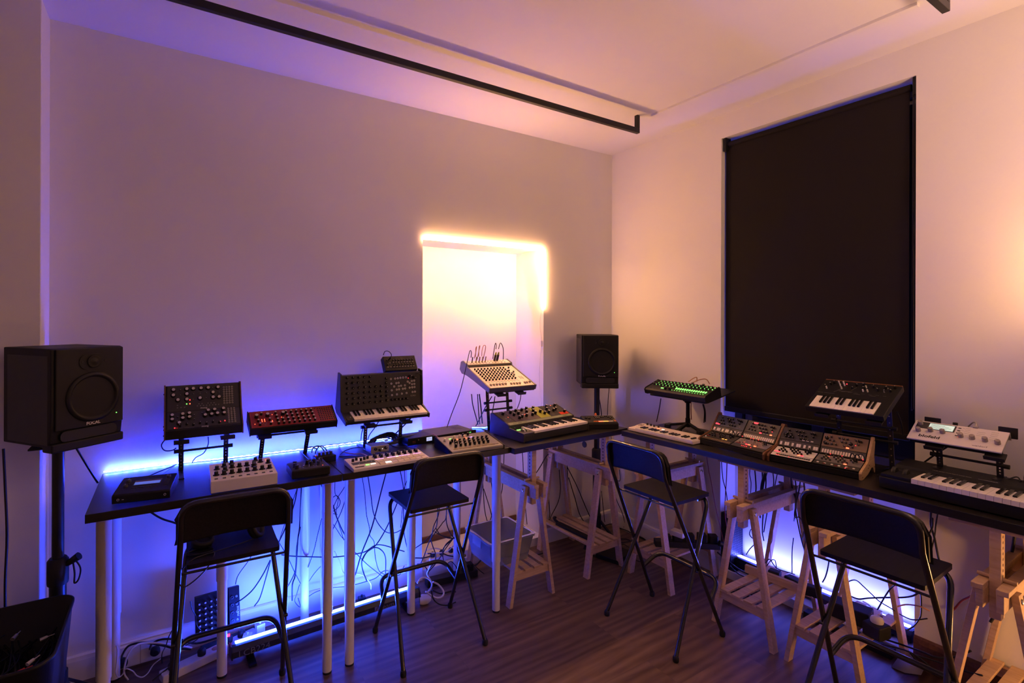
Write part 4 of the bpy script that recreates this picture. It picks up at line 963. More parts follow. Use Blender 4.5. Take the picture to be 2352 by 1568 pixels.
put(t, 'lit_ring', led_mesh(.009, 'led_g'), Matrix.Translation((0, 0, .026)), .02, .02); put(t, 'knob', K(.008, .012, 'blk'), Matrix.Translation((0, 0, .026)), .02, .02, .003)
CABLES = [
 (0.0035,'cblk','short thin black lead under the left tables,sixth from the left','thin black leads hanging under the two left tables',[(0.62,2.93,0.803),(0.606,2.94,0.707),(0.578,2.95,0.619),(0.542,2.93,0.55),(0.509,2.94,0.48)]),
 (0.004,'cblk','long thick black lead under the left tables,eighth from the left','thin black leads hanging under the two left tables',[(0.645,2.95,0.793),(0.644,2.96,0.699),(0.639,2.97,0.546),(0.627,2.95,0.502),(0.622,2.96,0.392),(0.616,2.97,0.282),(0.597,2.95,0.243),(0.598,2.96,0.147)]),
 (0.0026,'cblk','short thin black lead under the left tables,seventh from the left','thin black leads hanging under the two left tables',[(0.627,2.89,0.582),(0.609,2.9,0.472),(0.604,2.91,0.338),(0.553,2.89,0.256)]),
 (0.002,'cblk','short thin black lead under the left tables,eleventh from the left','thin black leads hanging under the two left tables',[(0.756,2.94,0.586),(0.735,2.95,0.489),(0.716,2.96,0.397),(0.68,2.94,0.322)]),
 (0.002,'cblk','short thin black lead under the left tables,fifteenth from the left','thin black leads hanging under the two left tables',[(0.838,2.96,0.791),(0.841,2.97,0.71),(0.864,2.98,0.663),(0.847,2.96,0.583),(0.895,2.97,0.418)]),
 (0.0022,'cblk','short thin black lead under the left tables,sixteenth from the left','thin black leads hanging under the two left tables',[(0.902,2.92,0.797),(0.882,2.93,0.742),(0.852,2.94,0.694),(0.819,2.92,0.646),(0.816,2.93,0.61),(0.847,2.94,0.59)]),
 (0.0025,'cblk','short thin black lead under the left tables,thirteenth from the left','thin black leads hanging under the two left tables',[(0.799,2.97,0.667),(0.83,2.98,0.681),(0.858,2.99,0.684),(0.872,2.97,0.654),(0.864,2.98,0.618),(0.833,2.99,0.593),(0.8,2.97,0.573)]),
 (0.0025,'cblk','short thin black lead under the left tables,seventeenth from the left','thin black leads hanging under the two left tables',[(0.908,2.94,0.724),(0.883,2.95,0.624),(0.853,2.96,0.549),(0.797,2.94,0.468)]),
 (0.004,'cblk','short thick black lead under the left tables,fourteenth from the left','thin black leads hanging under the two left tables',[(0.73,2.89,0.823),(0.764,2.9,0.744),(0.81,2.91,0.667),(0.827,2.89,0.6),(0.863,2.9,0.512),(0.911,2.91,0.42)]),
 (0.0022,'cblk','short thin black lead under the left tables,eighteenth from the left','thin black leads hanging under the two left tables',[(0.8,2.95,0.574),(0.847,2.96,0.499),(0.884,2.97,0.437),(0.929,2.95,0.389)]),
 (0.0022,'cblk','long thin black lead under the left tables,twenty-first from the left','thin black leads hanging under the two left tables',[(1.005,2.97,0.784),(1.026,2.98,0.674),(1.042,2.99,0.534),(1.054,2.97,0.457),(1.06,2.98,0.406),(1.091,2.99,0.354),(1.091,2.97,0.274),(1.119,2.98,0.175),(1.167,2.99,0.129)]),
 (0.003,'cblk','short thin black lead under the left tables,twenty-sixth from the left','thin black leads hanging under the two left tables',[(1.019,2.91,0.815),(1.044,2.92,0.677),(1.063,2.93,0.567),(1.086,2.91,0.5),(1.138,2.92,0.434),(1.192,2.93,0.41),(1.228,2.91,0.424),(1.276,2.92,0.451)]),
 (0.004,'cblk','long thick black lead under the left tables,twentieth from the left','thin black leads hanging under the two left tables',[(1.132,2.89,0.814),(1.1,2.9,0.685),(1.068,2.91,0.55),(1.031,2.89,0.468),(0.983,2.9,0.351),(0.946,2.91,0.222)]),
 (0.0036,'cblk','short thick black lead under the left tables,twenty-third from the left','thin black leads hanging under the two left tables',[(1.204,2.87,0.634),(1.135,2.88,0.483),(1.067,2.89,0.38),(1.001,2.87,0.359),(0.976,2.88,0.31),(0.985,2.89,0.248),(1.002,2.87,0.191)]),
 (0.0036,'cblk','short thick black lead under the left tables,nineteenth from the left','thin black leads hanging under the two left tables',[(0.533,2.92,0.438),(0.595,2.93,0.411),(0.754,2.94,0.363),(0.814,2.92,0.356),(0.901,2.93,0.339),(0.967,2.94,0.331),(1.013,2.92,0.342),(1.076,2.93,0.36),(1.134,2.94,0.343),(1.201,2.92,0.314),(1.268,2.93,0.277)]),
 (0.0026,'cblk','short thin black lead under the left tables,twenty-second from the left','thin black leads hanging under the two left tables',[(0.938,2.94,0.363),(1.029,2.95,0.251),(1.124,2.96,0.153),(1.166,2.94,0.115)]),
 (0.0034,'cblk','short thin black lead under the left tables,twenty-fourth from the left','thin black leads hanging under the two left tables',[(0.966,2.85,0.325),(0.998,2.86,0.363),(1.048,2.87,0.376),(1.082,2.85,0.364),(1.115,2.86,0.307),(1.12,2.87,0.199)]),
 (0.003,'cblk','long thin black lead under the left tables,twenty-eighth from the left','thin black leads hanging under the two left tables',[(1.242,2.94,0.79),(1.263,2.95,0.706),(1.274,2.96,0.648),(1.266,2.94,0.482),(1.277,2.95,0.369),(1.321,2.96,0.198)]),
 (0.002,'cblk','short thin black lead under the left tables,twenty-seventh from the left','thin black leads hanging under the two left tables',[(1.28,2.96,0.779),(1.288,2.97,0.679),(1.282,2.98,0.586),(1.255,2.96,0.418)]),
 (0.0026,'cblk','short thin black lead under the left tables,twenty-ninth from the left','thin black leads hanging under the two left tables',[(1.315,2.93,0.787),(1.284,2.94,0.706),(1.269,2.95,0.652),(1.248,2.93,0.596)]),
 (0.0034,'cblk','short thin black lead under the left tables,second from the left','thin black leads hanging under the two left tables',[(0.47,2.89,0.437),(0.433,2.9,0.361),(0.388,2.91,0.293),(0.34,2.89,0.27),(0.3,2.9,0.247)]),
 (0.003,'cblk','short thin black lead under the left tables,third from the left','thin black leads hanging under the two left tables',[(0.474,2.91,0.423),(0.451,2.92,0.327),(0.424,2.93,0.227),(0.393,2.91,0.2)]),
 (0.002,'cblk','short thin black lead under the left tables,tenth from the left','thin black leads hanging under the two left tables',[(0.77,2.96,0.312),(0.724,2.97,0.265),(0.69,2.98,0.215),(0.664,2.96,0.198)]),
 (0.0022,'cblk','short thin black lead under the left tables,fourth from the left','thin black leads hanging under the two left tables',[(0.479,2.92,0.598),(0.505,2.93,0.537),(0.552,2.94,0.444),(0.573,2.92,0.399),(0.6,2.93,0.33),(0.639,2.94,0.241)]),
 (0.002,'cblk','short thin black lead under the left tables,fifth from the left','thin black leads hanging under the two left tables',[(0.53,2.99,0.477),(0.557,3.0,0.553),(0.631,3.01,0.752)]),
 (0.0022,'cblk','short thin black lead under the left tables,first from the left','thin black leads hanging under the two left tables',[(0.396,2.94,0.481),(0.365,2.95,0.428),(0.32,2.96,0.364),(0.304,2.94,0.327)]),
 (0.0022,'cblk','short thin black lead under the left tables,ninth from the left','thin black leads hanging under the two left tables',[(0.623,2.89,0.263),(0.61,2.9,0.209),(0.602,2.91,0.165),(0.628,2.89,0.135),(0.617,2.9,0.186)]),
 (0.0024,'cblk','short thin black lead under the left tables,twenty-fifth from the left','thin black leads hanging under the two left tables',[(0.962,2.96,0.138),(1.031,2.97,0.133),(1.101,2.98,0.133),(1.155,2.96,0.174),(1.247,2.97,0.116),(1.29,2.98,0.161)]),
 (0.002,'cblk','short thin black lead under the left tables,twelfth from the left','thin black leads hanging under the two left tables',[(0.666,2.97,0.128),(0.733,2.98,0.148),(0.812,2.99,0.144),(0.908,2.97,0.137)]),
 (0.0034,'cwht','white lead curving down behind the light bar under the second table',None,[(0.825,2.92,0.386),(0.856,2.93,0.32),(0.876,2.94,0.255),(0.898,2.92,0.233),(0.964,2.93,0.217),(1.014,2.94,0.182),(1.043,2.92,0.14),(1.05,2.93,0.1)]),
 (0.005,'cblk','thick black mains lead arching from the left wall plug',None,[(-0.191,2.95,0.1),(-0.188,2.96,0.114),(-0.168,2.97,0.14),(-0.132,2.95,0.155),(-0.091,2.96,0.138),(-0.021,2.97,0.096),(0.027,2.95,0.077),(0.1,2.96,0.043)]),
 (0.005,'cblk','thick black mains lead arching from the second wall plug',None,[(-0.077,2.95,0.104),(-0.07,2.96,0.123),(-0.045,2.97,0.129),(-0.007,2.95,0.135),(0.051,2.96,0.108),(0.125,2.97,0.058),(0.227,2.95,0.067)]),
 (0.0042,'cwht','white mains lead looping up from the floor beside the wall plugs',None,[(-0.163,2.92,0.006),(-0.179,2.93,0.038),(-0.175,2.94,0.084),(-0.157,2.92,0.142),(-0.124,2.93,0.158),(-0.079,2.94,0.145),(-0.021,2.92,0.134),(0.05,2.93,0.094),(0.104,2.94,0.059)]),
 (0.0028,'cwht','thin white lead snaking across the floor near the left wall plugs',None,[(-0.207,2.89,0.203),(-0.204,2.9,0.17),(-0.208,2.91,0.1),(-0.209,2.89,0.073),(-0.199,2.9,0.045),(-0.184,2.91,0.047),(-0.17,2.89,0.08),(-0.144,2.9,0.054),(-0.129,2.91,0.021),(-0.106,2.89,0.017),(-0.084,2.9,0.021),(-0.062,2.91,0.048),(-0.032,2.89,0.079)]),
 (0.0024,'cblk','thin black lead hanging beside the near stool front leg',None,[(0.023,2.89,0.213),(0.003,2.9,0.171),(-0.009,2.91,0.125),(-0.025,2.89,0.101),(-0.025,2.9,0.049)]),
 (0.0024,'cblk','thin black lead running down past the small wall-leaning mixer',None,[(0.094,2.87,0.334),(0.102,2.88,0.285),(0.117,2.89,0.245),(0.121,2.87,0.209),(0.146,2.88,0.162),(0.181,2.89,0.126),(0.208,2.87,0.142)]),
 (0.004,'cblk','black lead crossing the floor to the white power strip',None,[(-0.064,2.82,0.026),(-0.038,2.83,0.036),(-0.006,2.84,0.048),(0.014,2.82,0.071),(0.044,2.83,0.076)]),
 (0.0024,'cblk','short black lead from the power strip up to the small mixer',None,[(0.073,2.87,0.12),(0.122,2.88,0.126),(0.147,2.89,0.151),(0.15,2.87,0.169)]),
 (0.0055,'cblk','black mains cable hanging behind the left studio monitor down to the bin',None,[(-0.594,2.84,1.189),(-0.588,2.84,1.023),(-0.582,2.84,0.82),(-0.587,2.84,0.638),(-0.587,2.84,0.509)]),
 (0.005,'cblk','black cable slanting from the left studio monitor to the table corner',None,[(-0.353,2.86,1.153),(-0.32,2.9,1.06),(-0.286,2.95,0.964)]),
 (0.005,'cblk','black cable running diagonally under the left table front',None,[(-0.105,2.98,0.803),(-0.032,2.98,0.734),(0.048,2.98,0.684),(0.162,2.98,0.58)]),
 (0.0034,'cblk','long thin black lead behind the middle stool by the niche,fourth from the left','black leads tangled behind the middle stool',[(1.531,2.94,0.819),(1.528,2.95,0.575),(1.525,2.96,0.452),(1.479,2.94,0.388),(1.471,2.95,0.326),(1.445,2.96,0.26),(1.405,2.94,0.198),(1.371,2.95,0.132)]),
 (0.0034,'cblk','short thin black lead behind the middle stool by the niche,third from the left','black leads tangled behind the middle stool',[(1.519,2.96,0.695),(1.521,2.97,0.409),(1.499,2.98,0.337),(1.423,2.96,0.293),(1.362,2.97,0.26)]),
 (0.0034,'cblk','long thin black lead behind the middle stool by the niche,sixth from the left','black leads tangled behind the middle stool',[(1.566,2.92,0.738),(1.568,2.93,0.453),(1.542,2.94,0.394),(1.482,2.92,0.354),(1.443,2.93,0.3),(1.418,2.94,0.227)]),
 (0.0034,'cblk','short thin black lead behind the middle stool by the niche,twelfth from the left','black leads tangled behind the middle stool',[(1.579,2.95,0.485),(1.585,2.96,0.379),(1.623,2.97,0.293),(1.64,2.95,0.268),(1.599,2.96,0.282),(1.549,2.97,0.301),(1.493,2.95,0.345)]),
 (0.0034,'cblk','short thin black lead behind the middle stool by the niche,ninth from the left','black leads tangled behind the middle stool',[(1.522,2.99,0.345),(1.555,3.0,0.297),(1.616,3.01,0.255),(1.662,2.99,0.248)]),
 (0.0034,'cblk','short thin black lead behind the middle stool by the niche,thirteenth from the left','black leads tangled behind the middle stool',[(1.651,2.97,0.266),(1.591,2.98,0.227),(1.573,2.99,0.169),(1.572,2.97,0.104)]),
 (0.0034,'cblk','short thin black lead behind the middle stool by the niche,seventh from the left','black leads tangled behind the middle stool',[(1.62,2.93,0.28),(1.57,2.94,0.223),(1.53,2.95,0.164),(1.475,2.93,0.133),(1.44,2.94,0.098)]),
 (0.0034,'cblk','short thin black lead behind the middle stool by the niche,fifth from the left','black leads tangled behind the middle stool',[(1.442,2.91,0.327),(1.461,2.92,0.272),(1.488,2.93,0.206),(1.473,2.91,0.17),(1.439,2.92,0.127),(1.431,2.93,0.085)]),
 (0.0034,'cblk','short thin black lead behind the middle stool by the niche,eleventh from the left','black leads tangled behind the middle stool',[(1.654,3.01,0.234),(1.594,3.02,0.186),(1.59,3.03,0.125)]),
 (0.004,'cblk','short thick black lead behind the middle stool by the niche,second from the left','black leads tangled behind the middle stool',[(1.372,2.99,0.186),(1.434,3.0,0.167),(1.488,3.01,0.162),(1.487,2.99,0.186),(1.465,3.0,0.188)]),
 (0.004,'cblk','short thick black lead behind the middle stool by the niche,fourteenth from the left','black leads tangled behind the middle stool',[(1.585,3.02,0.155),(1.637,3.03,0.121),(1.7,3.04,0.094)]),
 (0.0034,'cblk','short thin black lead behind the middle stool by the niche,first from the left','black leads tangled behind the middle stool',[(1.353,2.92,0.18),(1.387,2.93,0.167),(1.427,2.94,0.126),(1.426,2.92,0.099)]),
 (0.003,'cblk','short thin black lead behind the middle stool by the niche,fifteenth from the left','black leads tangled behind the middle stool',[(1.589,2.94,0.105),(1.594,2.95,0.115),(1.623,2.96,0.112),(1.644,2.94,0.086),(1.669,2.95,0.035)]),
 (0.005,'cblk','short thick black lead behind the middle stool by the niche,tenth from the left','black leads tangled behind the middle stool',[(1.396,2.79,0.061),(1.461,2.8,0.019),(1.546,2.81,0.006),(1.561,2.79,0.006)]),
 (0.004,'cblk','short thick black lead behind the middle stool by the niche,eighth from the left','black leads tangled behind the middle stool',[(1.328,2.67,0.135),(1.35,2.68,0.07),(1.396,2.69,0.023),(1.444,2.67,0.015),(1.5,2.68,0.012)]),
 (0.003,'cblk','short thin black lead behind the middle stool by the niche,sixteenth from the left','black leads tangled behind the middle stool',[(1.63,2.89,0.236),(1.636,2.9,0.207),(1.669,2.91,0.154),(1.705,2.89,0.112),(1.74,2.9,0.075)]),
 (0.0045,'cblk','short thick black lead behind the middle stool by the niche,seventeenth from the left','black leads tangled behind the middle stool',[(1.769,2.94,0.051),(1.814,2.95,0.048),(1.86,2.96,0.066)]),
 (0.003,'cblk','short thin black lead behind the middle stool by the niche,eighteenth from the left','black leads tangled behind the middle stool',[(1.76,2.87,0.082),(1.8,2.88,0.039),(1.836,2.89,0.006)]),
 (0.004,'cwht','white lead lying along the niche ledge,back one',None,[(1.504,3.11,0.155),(1.57,3.12,0.152),(1.652,3.13,0.116)]),
 (0.004,'cwht','white lead lying along the niche ledge,front one',None,[(1.471,3.07,0.158),(1.527,3.08,0.145),(1.65,3.09,0.12),(1.707,3.07,0.165)]),
 (0.004,'cwht','white lead dropping from the niche ledge to the floor',None,[(1.418,2.87,0.223),(1.424,2.88,0.168),(1.407,2.89,0.117),(1.423,2.87,0.082),(1.437,2.88,0.035),(1.416,2.89,0.006)]),
 (0.0055,'cwht','thick white mains lead looping over the white coupler',None,[(1.274,2.75,0.157),(1.307,2.76,0.174),(1.353,2.77,0.157),(1.372,2.75,0.131),(1.369,2.76,0.09),(1.345,2.77,0.07)]),
 (0.0055,'cwht','thick white mains lead curled on the floor by the coupler',None,[(1.36,2.71,0.159),(1.403,2.72,0.125),(1.442,2.73,0.069),(1.423,2.71,0.053),(1.39,2.72,0.05),(1.35,2.73,0.076),(1.312,2.71,0.114)]),
 (0.003,'cblk','long thin black lead under the board at the niche,first from the left','thin black leads hanging below the board by the niche',[(1.878,2.99,0.775),(1.893,3.0,0.7),(1.905,3.01,0.538),(1.907,2.99,0.387),(1.942,3.0,0.282)]),
 (0.003,'cblk','short thin black lead under the board at the niche,second from the left','thin black leads hanging below the board by the niche',[(1.884,2.97,0.553),(1.938,2.98,0.415),(1.973,2.99,0.31)]),
 (0.003,'cblk','short thin black lead under the board at the niche,third from the left','thin black leads hanging below the board by the niche',[(1.971,3.01,0.583),(1.992,3.02,0.48),(1.994,3.03,0.34),(1.953,3.01,0.276)]),
 (0.003,'cblk','short thin black lead under the board at the niche,fourth from the left','thin black leads hanging below the board by the niche',[(2.058,2.97,0.795),(2.059,2.98,0.648),(2.058,2.99,0.534),(2.026,2.97,0.465)]),
 (0.003,'cblk','long thin black lead under the board at the niche,fifth from the left','thin black leads hanging below the board by the niche',[(2.232,2.99,0.792),(2.25,3.0,0.647),(2.269,3.01,0.434),(2.27,2.99,0.299),(2.288,3.0,0.209)]),
 (0.0036,'cblk','short thick black lead under the board at the niche,eighth from the left','thin black leads hanging below the board by the niche',[(2.399,3.01,0.774),(2.483,3.02,0.739),(2.581,3.03,0.716),(2.598,3.01,0.705)]),
 (0.0036,'cblk','short thick black lead under the board at the niche,seventh from the left','thin black leads hanging below the board by the niche',[(2.305,3.01,0.552),(2.376,3.02,0.564),(2.437,3.03,0.611),(2.486,3.01,0.694),(2.572,3.02,0.715)]),
 (0.0036,'cblk','long thick black lead under the board at the niche,ninth from the left','thin black leads hanging below the board by the niche',[(2.564,3.01,0.709),(2.517,3.02,0.679),(2.509,3.03,0.583),(2.498,3.01,0.435),(2.518,3.02,0.291),(2.532,3.03,0.216),(2.494,3.01,0.171)]),
 (0.0036,'cblk','short thick black lead under the board at the niche,tenth from the left','thin black leads hanging below the board by the niche',[(2.592,2.99,0.572),(2.613,3.0,0.419),(2.599,3.01,0.314),(2.515,2.99,0.233),(2.48,3.0,0.16)]),
 (0.004,'cblk','long thick black lead under the board at the niche,eleventh from the left','thin black leads hanging below the board by the niche',[(2.672,2.99,0.595),(2.693,3.0,0.405),(2.708,3.01,0.223),(2.732,2.99,0.146),(2.824,3.0,0.096),(2.894,3.01,0.083)]),
 (0.0036,'cblk','short thick black lead under the board at the niche,twelfth from the left','thin black leads hanging below the board by the niche',[(2.671,2.97,0.504),(2.745,2.98,0.331),(2.802,2.99,0.193),(2.843,2.97,0.112)]),
 (0.0036,'cblk','long thick black lead under the board at the niche,thirteenth from the left','thin black leads hanging below the board by the niche',[(2.636,2.95,0.601),(2.75,2.96,0.424),(2.855,2.97,0.234),(2.909,2.95,0.114),(2.968,2.96,0.044)]),
 (0.003,'cblk','short thin black lead under the board at the niche,fifteenth from the left','thin black leads hanging below the board by the niche',[(3.045,2.94,0.742),(3.055,2.95,0.693),(3.079,2.96,0.624),(3.109,2.94,0.56),(3.114,2.95,0.484),(3.196,2.96,0.403),(3.212,2.94,0.404),(3.212,2.95,0.49)]),
 (0.003,'cblk','short thin black lead under the board at the niche,sixteenth from the left','thin black leads hanging below the board by the niche',[(3.082,2.89,0.432),(3.119,2.9,0.287),(3.195,2.91,0.16),(3.212,2.89,0.072),(3.212,2.9,0.022)]),
 (0.003,'cblk','short thin black lead under the board at the niche,fourteenth from the left','thin black leads hanging below the board by the niche',[(2.996,2.94,0.351),(3.026,2.95,0.216),(3.056,2.96,0.08)]),
 (0.005,'cblk','short thick black lead under the board at the niche,sixth from the left','thin black leads hanging below the board by the niche',[(2.109,2.69,0.145),(2.164,2.7,0.135),(2.202,2.71,0.129)]),
 (0.003,'cblk','black lead hanging from the corner monitor beside its pole',None,[(3.038,2.9,1.191),(3.024,2.9,1.051),(3.019,2.9,0.929),(3.067,2.95,0.79),(3.097,2.95,0.643),(3.098,2.95,0.5)]),
 (0.004,'cblk','black lead running close down the left of the corner speaker pole',None,[(2.936,2.9,1.215),(2.921,2.9,1.147),(2.941,2.9,1.058),(2.956,2.9,0.97)]),
 (0.004,'cblk','short thick black lead on the floor near the room corner,fifth from the left','black leads on the floor along the corner walls',[(3.04,3.02,0.008),(3.126,3.02,0.016),(3.2,3.02,0.012),(3.2,2.96,0.008),(3.2,2.854,0.016),(3.2,2.805,0.012),(3.2,2.654,0.008)]),
 (0.004,'cblk','short thick black lead on the floor near the room corner,third from the left','black leads on the floor along the corner walls',[(3.123,2.903,0.008),(3.2,2.938,0.016),(3.2,2.963,0.012),(3.2,2.914,0.008)]),
 (0.004,'cblk','short thick black lead on the floor near the room corner,sixth from the left','black leads on the floor along the corner walls',[(2.928,2.974,0.008),(2.944,2.873,0.016),(2.958,2.787,0.012),(3.007,2.735,0.008),(3.078,2.693,0.016),(3.083,2.626,0.012),(3.146,2.588,0.008)]),
 (0.004,'cblk','short thick black lead on the floor near the room corner,seventh from the left','black leads on the floor along the corner walls',[(2.91,2.678,0.008),(2.979,2.699,0.016),(2.986,2.643,0.012)]),
 (0.005,'cblk','short thick black lead on the floor near the room corner,second from the left','black leads on the floor along the corner walls',[(2.653,2.694,0.008),(2.707,2.642,0.016),(2.714,2.582,0.012),(2.736,2.527,0.008)]),
 (0.004,'cblk','short thick black lead on the floor near the room corner,eighth from the left','black leads on the floor along the corner walls',[(2.877,2.502,0.008),(2.868,2.442,0.016),(2.901,2.441,0.012)]),
 (0.004,'cblk','short thick black lead on the floor near the room corner,ninth from the left','black leads on the floor along the corner walls',[(3.2,2.766,0.008),(3.2,2.716,0.016),(3.2,2.672,0.012),(3.157,2.592,0.008)]),
 (0.004,'cblk','short thick black lead on the floor near the room corner,fourth from the left','black leads on the floor along the corner walls',[(2.979,2.966,0.008),(2.965,2.838,0.016),(3.029,2.788,0.012),(3.093,2.738,0.008),(3.034,2.583,0.016)]),
 (0.004,'cblk','short thick black lead on the floor near the room corner,first from the left','black leads on the floor along the corner walls',[(3.032,3.02,0.008),(3.002,2.978,0.016),(3.016,2.91,0.012),(2.975,2.831,0.008)]),
 (0.0024,'cblk','short thin black lead before the blue window recess,fourth from the left','black leads hanging in front of the blue window recess',[(3.118,1.789,0.843),(3.142,1.807,0.763),(3.13,1.791,0.716),(3.118,1.788,0.63)]),
 (0.004,'cblk','short thick black lead before the blue window recess,sixth from the left','black leads hanging in front of the blue window recess',[(3.138,1.778,0.842),(3.162,1.782,0.757),(3.15,1.771,0.674),(3.138,1.777,0.63)]),
 (0.004,'cblk','short thick black lead before the blue window recess,seventh from the left','black leads hanging in front of the blue window recess',[(3.148,1.735,0.843),(3.172,1.743,0.722),(3.16,1.754,0.589),(3.148,1.743,0.507)]),
 (0.0036,'cblk','long thick black lead before the blue window recess,eighth from the left','black leads hanging in front of the blue window recess',[(3.118,1.701,0.855),(3.142,1.705,0.738),(3.13,1.711,0.608),(3.118,1.713,0.453),(3.142,1.717,0.377)]),
 (0.01,'cblk','short thick black lead before the blue window recess,ninth from the left','black leads hanging in front of the blue window recess',[(3.138,1.691,0.855),(3.162,1.721,0.783),(3.15,1.731,0.72),(3.138,1.733,0.634)]),
 (0.003,'cblk','short thin black lead before the blue window recess,tenth from the left','black leads hanging in front of the blue window recess',[(3.128,1.66,0.847),(3.152,1.664,0.748),(3.14,1.674,0.661),(3.128,1.685,0.591),(3.152,1.723,0.425)]),
 (0.0026,'cblk','short thin black lead before the blue window recess,thirteenth from the left','black leads hanging in front of the blue window recess',[(3.148,1.637,0.833),(3.172,1.658,0.78),(3.16,1.668,0.702),(3.148,1.687,0.638)]),
 (0.004,'cblk','short thick black lead before the blue window recess,sixteenth from the left','black leads hanging in front of the blue window recess',[(3.138,1.56,0.854),(3.162,1.563,0.749),(3.15,1.534,0.677),(3.138,1.535,0.595),(3.162,1.551,0.552)]),
 (0.0036,'cblk','long thick black lead before the blue window recess,seventeenth from the left','black leads hanging in front of the blue window recess',[(3.118,1.53,0.848),(3.142,1.53,0.745),(3.13,1.528,0.641),(3.118,1.502,0.529),(3.142,1.491,0.43),(3.13,1.455,0.366)]),
 (0.0036,'cblk','long thick black lead before the blue window recess,eighteenth from the left','black leads hanging in front of the blue window recess',[(3.128,1.497,0.847),(3.152,1.519,0.747),(3.14,1.529,0.663),(3.128,1.531,0.591),(3.152,1.511,0.584),(3.14,1.482,0.515),(3.128,1.469,0.409),(3.152,1.458,0.343)]),
 (0.004,'cblk','long thick black lead before the blue window recess,twentieth from the left','black leads hanging in front of the blue window recess',[(3.148,1.495,0.845),(3.172,1.498,0.708),(3.16,1.5,0.587),(3.148,1.479,0.466),(3.172,1.486,0.343)]),
 (0.003,'cblk','short thin black lead before the blue window recess,nineteenth from the left','black leads hanging in front of the blue window recess',[(3.128,1.489,0.849),(3.152,1.481,0.676),(3.14,1.483,0.572),(3.128,1.484,0.501),(3.152,1.503,0.455)]),
 (0.004,'cblk','short thick black lead before the blue window recess,twenty-first from the left','black leads hanging in front of the blue window recess',[(3.108,1.431,0.637),(3.132,1.464,0.507),(3.12,1.473,0.426),(3.108,1.452,0.372)]),
 (0.003,'cblk','short thin black lead before the blue window recess,fifth from the left','black leads hanging in front of the blue window recess',[(3.118,1.756,0.368),(3.142,1.805,0.379),(3.13,1.79,0.423),(3.118,1.756,0.429),(3.142,1.761,0.36),(3.13,1.798,0.296),(3.118,1.814,0.257)]),
 (0.002,'tan','short thin black lead before the blue window recess,eleventh from the left','black leads hanging in front of the blue window recess',[(3.138,1.66,0.468),(3.162,1.677,0.388),(3.15,1.683,0.353),(3.138,1.672,0.283)]),
 (0.0028,'cblk','short thin black lead before the blue window recess,fifteenth from the left','black leads hanging in front of the blue window recess',[(3.108,1.528,0.472),(3.132,1.547,0.377),(3.12,1.541,0.258)]),
 (0.003,'cblk','short thin black lead before the blue window recess,first from the left','black leads hanging in front of the blue window recess',[(3.178,2.02,0.786),(3.202,2.025,0.667),(3.19,1.997,0.601),(3.178,1.974,0.516)]),
 (0.003,'cred','dark red lead hanging at the left edge of the window recess',None,[(3.168,1.974,0.808),(3.192,1.993,0.677),(3.18,1.995,0.509),(3.168,1.982,0.402),(3.192,1.957,0.237)]),
 (0.0026,'cred','dark red lead slanting down the wall left of the recess',None,[(3.188,2.136,0.796),(3.212,2.136,0.694),(3.2,2.106,0.606),(3.188,2.066,0.456),(3.212,2.04,0.297),(3.2,2.012,0.214)]),
 (0.003,'cblk','short thin black lead before the blue window recess,fourteenth from the left','black leads hanging in front of the blue window recess',[(3.108,1.69,0.257),(3.132,1.677,0.282),(3.12,1.646,0.264),(3.108,1.615,0.255),(3.132,1.579,0.247),(3.12,1.526,0.257)]),
 (0.0026,'cblk','short thin black lead before the blue window recess,twelfth from the left','black leads hanging in front of the blue window recess',[(3.088,1.67,0.253),(3.112,1.658,0.286),(3.1,1.627,0.302),(3.088,1.612,0.261)]),
 (0.005,'cblk','short thick black lead before the blue window recess,second from the left','black leads hanging in front of the blue window recess',[(3.068,1.978,0.221),(3.092,1.934,0.187),(3.08,1.841,0.165),(3.068,1.745,0.166)]),
 (0.004,'cblk','short thick black lead before the blue window recess,third from the left','black leads hanging in front of the blue window recess',[(3.038,1.872,0.181),(3.062,1.821,0.143),(3.05,1.734,0.158)]),
 (0.0036,'cblk','short thick black lead before the blue window recess,twenty-second from the left','black leads hanging in front of the blue window recess',[(3.138,1.356,0.402),(3.162,1.374,0.339),(3.15,1.38,0.296),(3.138,1.389,0.267)]),
 (0.003,'cblk','long thin lead arching across the recess foot behind the near right stool',None,[(3.168,1.284,0.306),(3.192,1.263,0.322),(3.18,1.237,0.332),(3.168,1.207,0.322),(3.192,1.179,0.287),(3.18,1.138,0.269),(3.168,1.086,0.263),(3.192,1.048,0.238),(3.18,0.999,0.244),(3.168,0.94,0.284)]),
 (0.0045,'cblk','short thick black lead before the blue window recess,twenty-third from the left','black leads hanging in front of the blue window recess',[(3.188,1.276,0.231),(3.212,1.244,0.222),(3.2,1.194,0.254),(3.188,1.117,0.297),(3.212,1.055,0.32),(3.2,1.006,0.355),(3.188,0.976,0.392)]),
 (0.0036,'cblk','short thick black lead before the blue window recess,twenty-fourth from the left','black leads hanging in front of the blue window recess',[(3.128,1.048,0.417),(3.152,1.081,0.37),(3.14,1.1,0.325),(3.128,1.128,0.246)]),
 (0.0035,'tan','tan lead bowing across the wall right of the recess,upper one',None,[(3.178,1.066,0.276),(3.202,1.04,0.293),(3.19,1.003,0.313),(3.178,0.966,0.325),(3.202,0.942,0.311)]),
 (0.003,'cblk','short thin black lead before the blue window recess,twenty-fifth from the left','black leads hanging in front of the blue window recess',[(3.178,0.971,0.397),(3.202,0.974,0.353),(3.19,0.97,0.289),(3.178,0.973,0.264),(3.202,1.002,0.205),(3.19,1.025,0.175)]),
 (0.004,'cwht','white lead lying along the light bar in the recess',None,[(3.188,1.214,0.23),(3.212,1.198,0.213),(3.2,1.174,0.202)]),
 (0.003,'tan','short tan lead lying over the big black power brick',None,[(2.988,1.162,0.206),(3.012,1.135,0.232),(3.0,1.107,0.278)]),
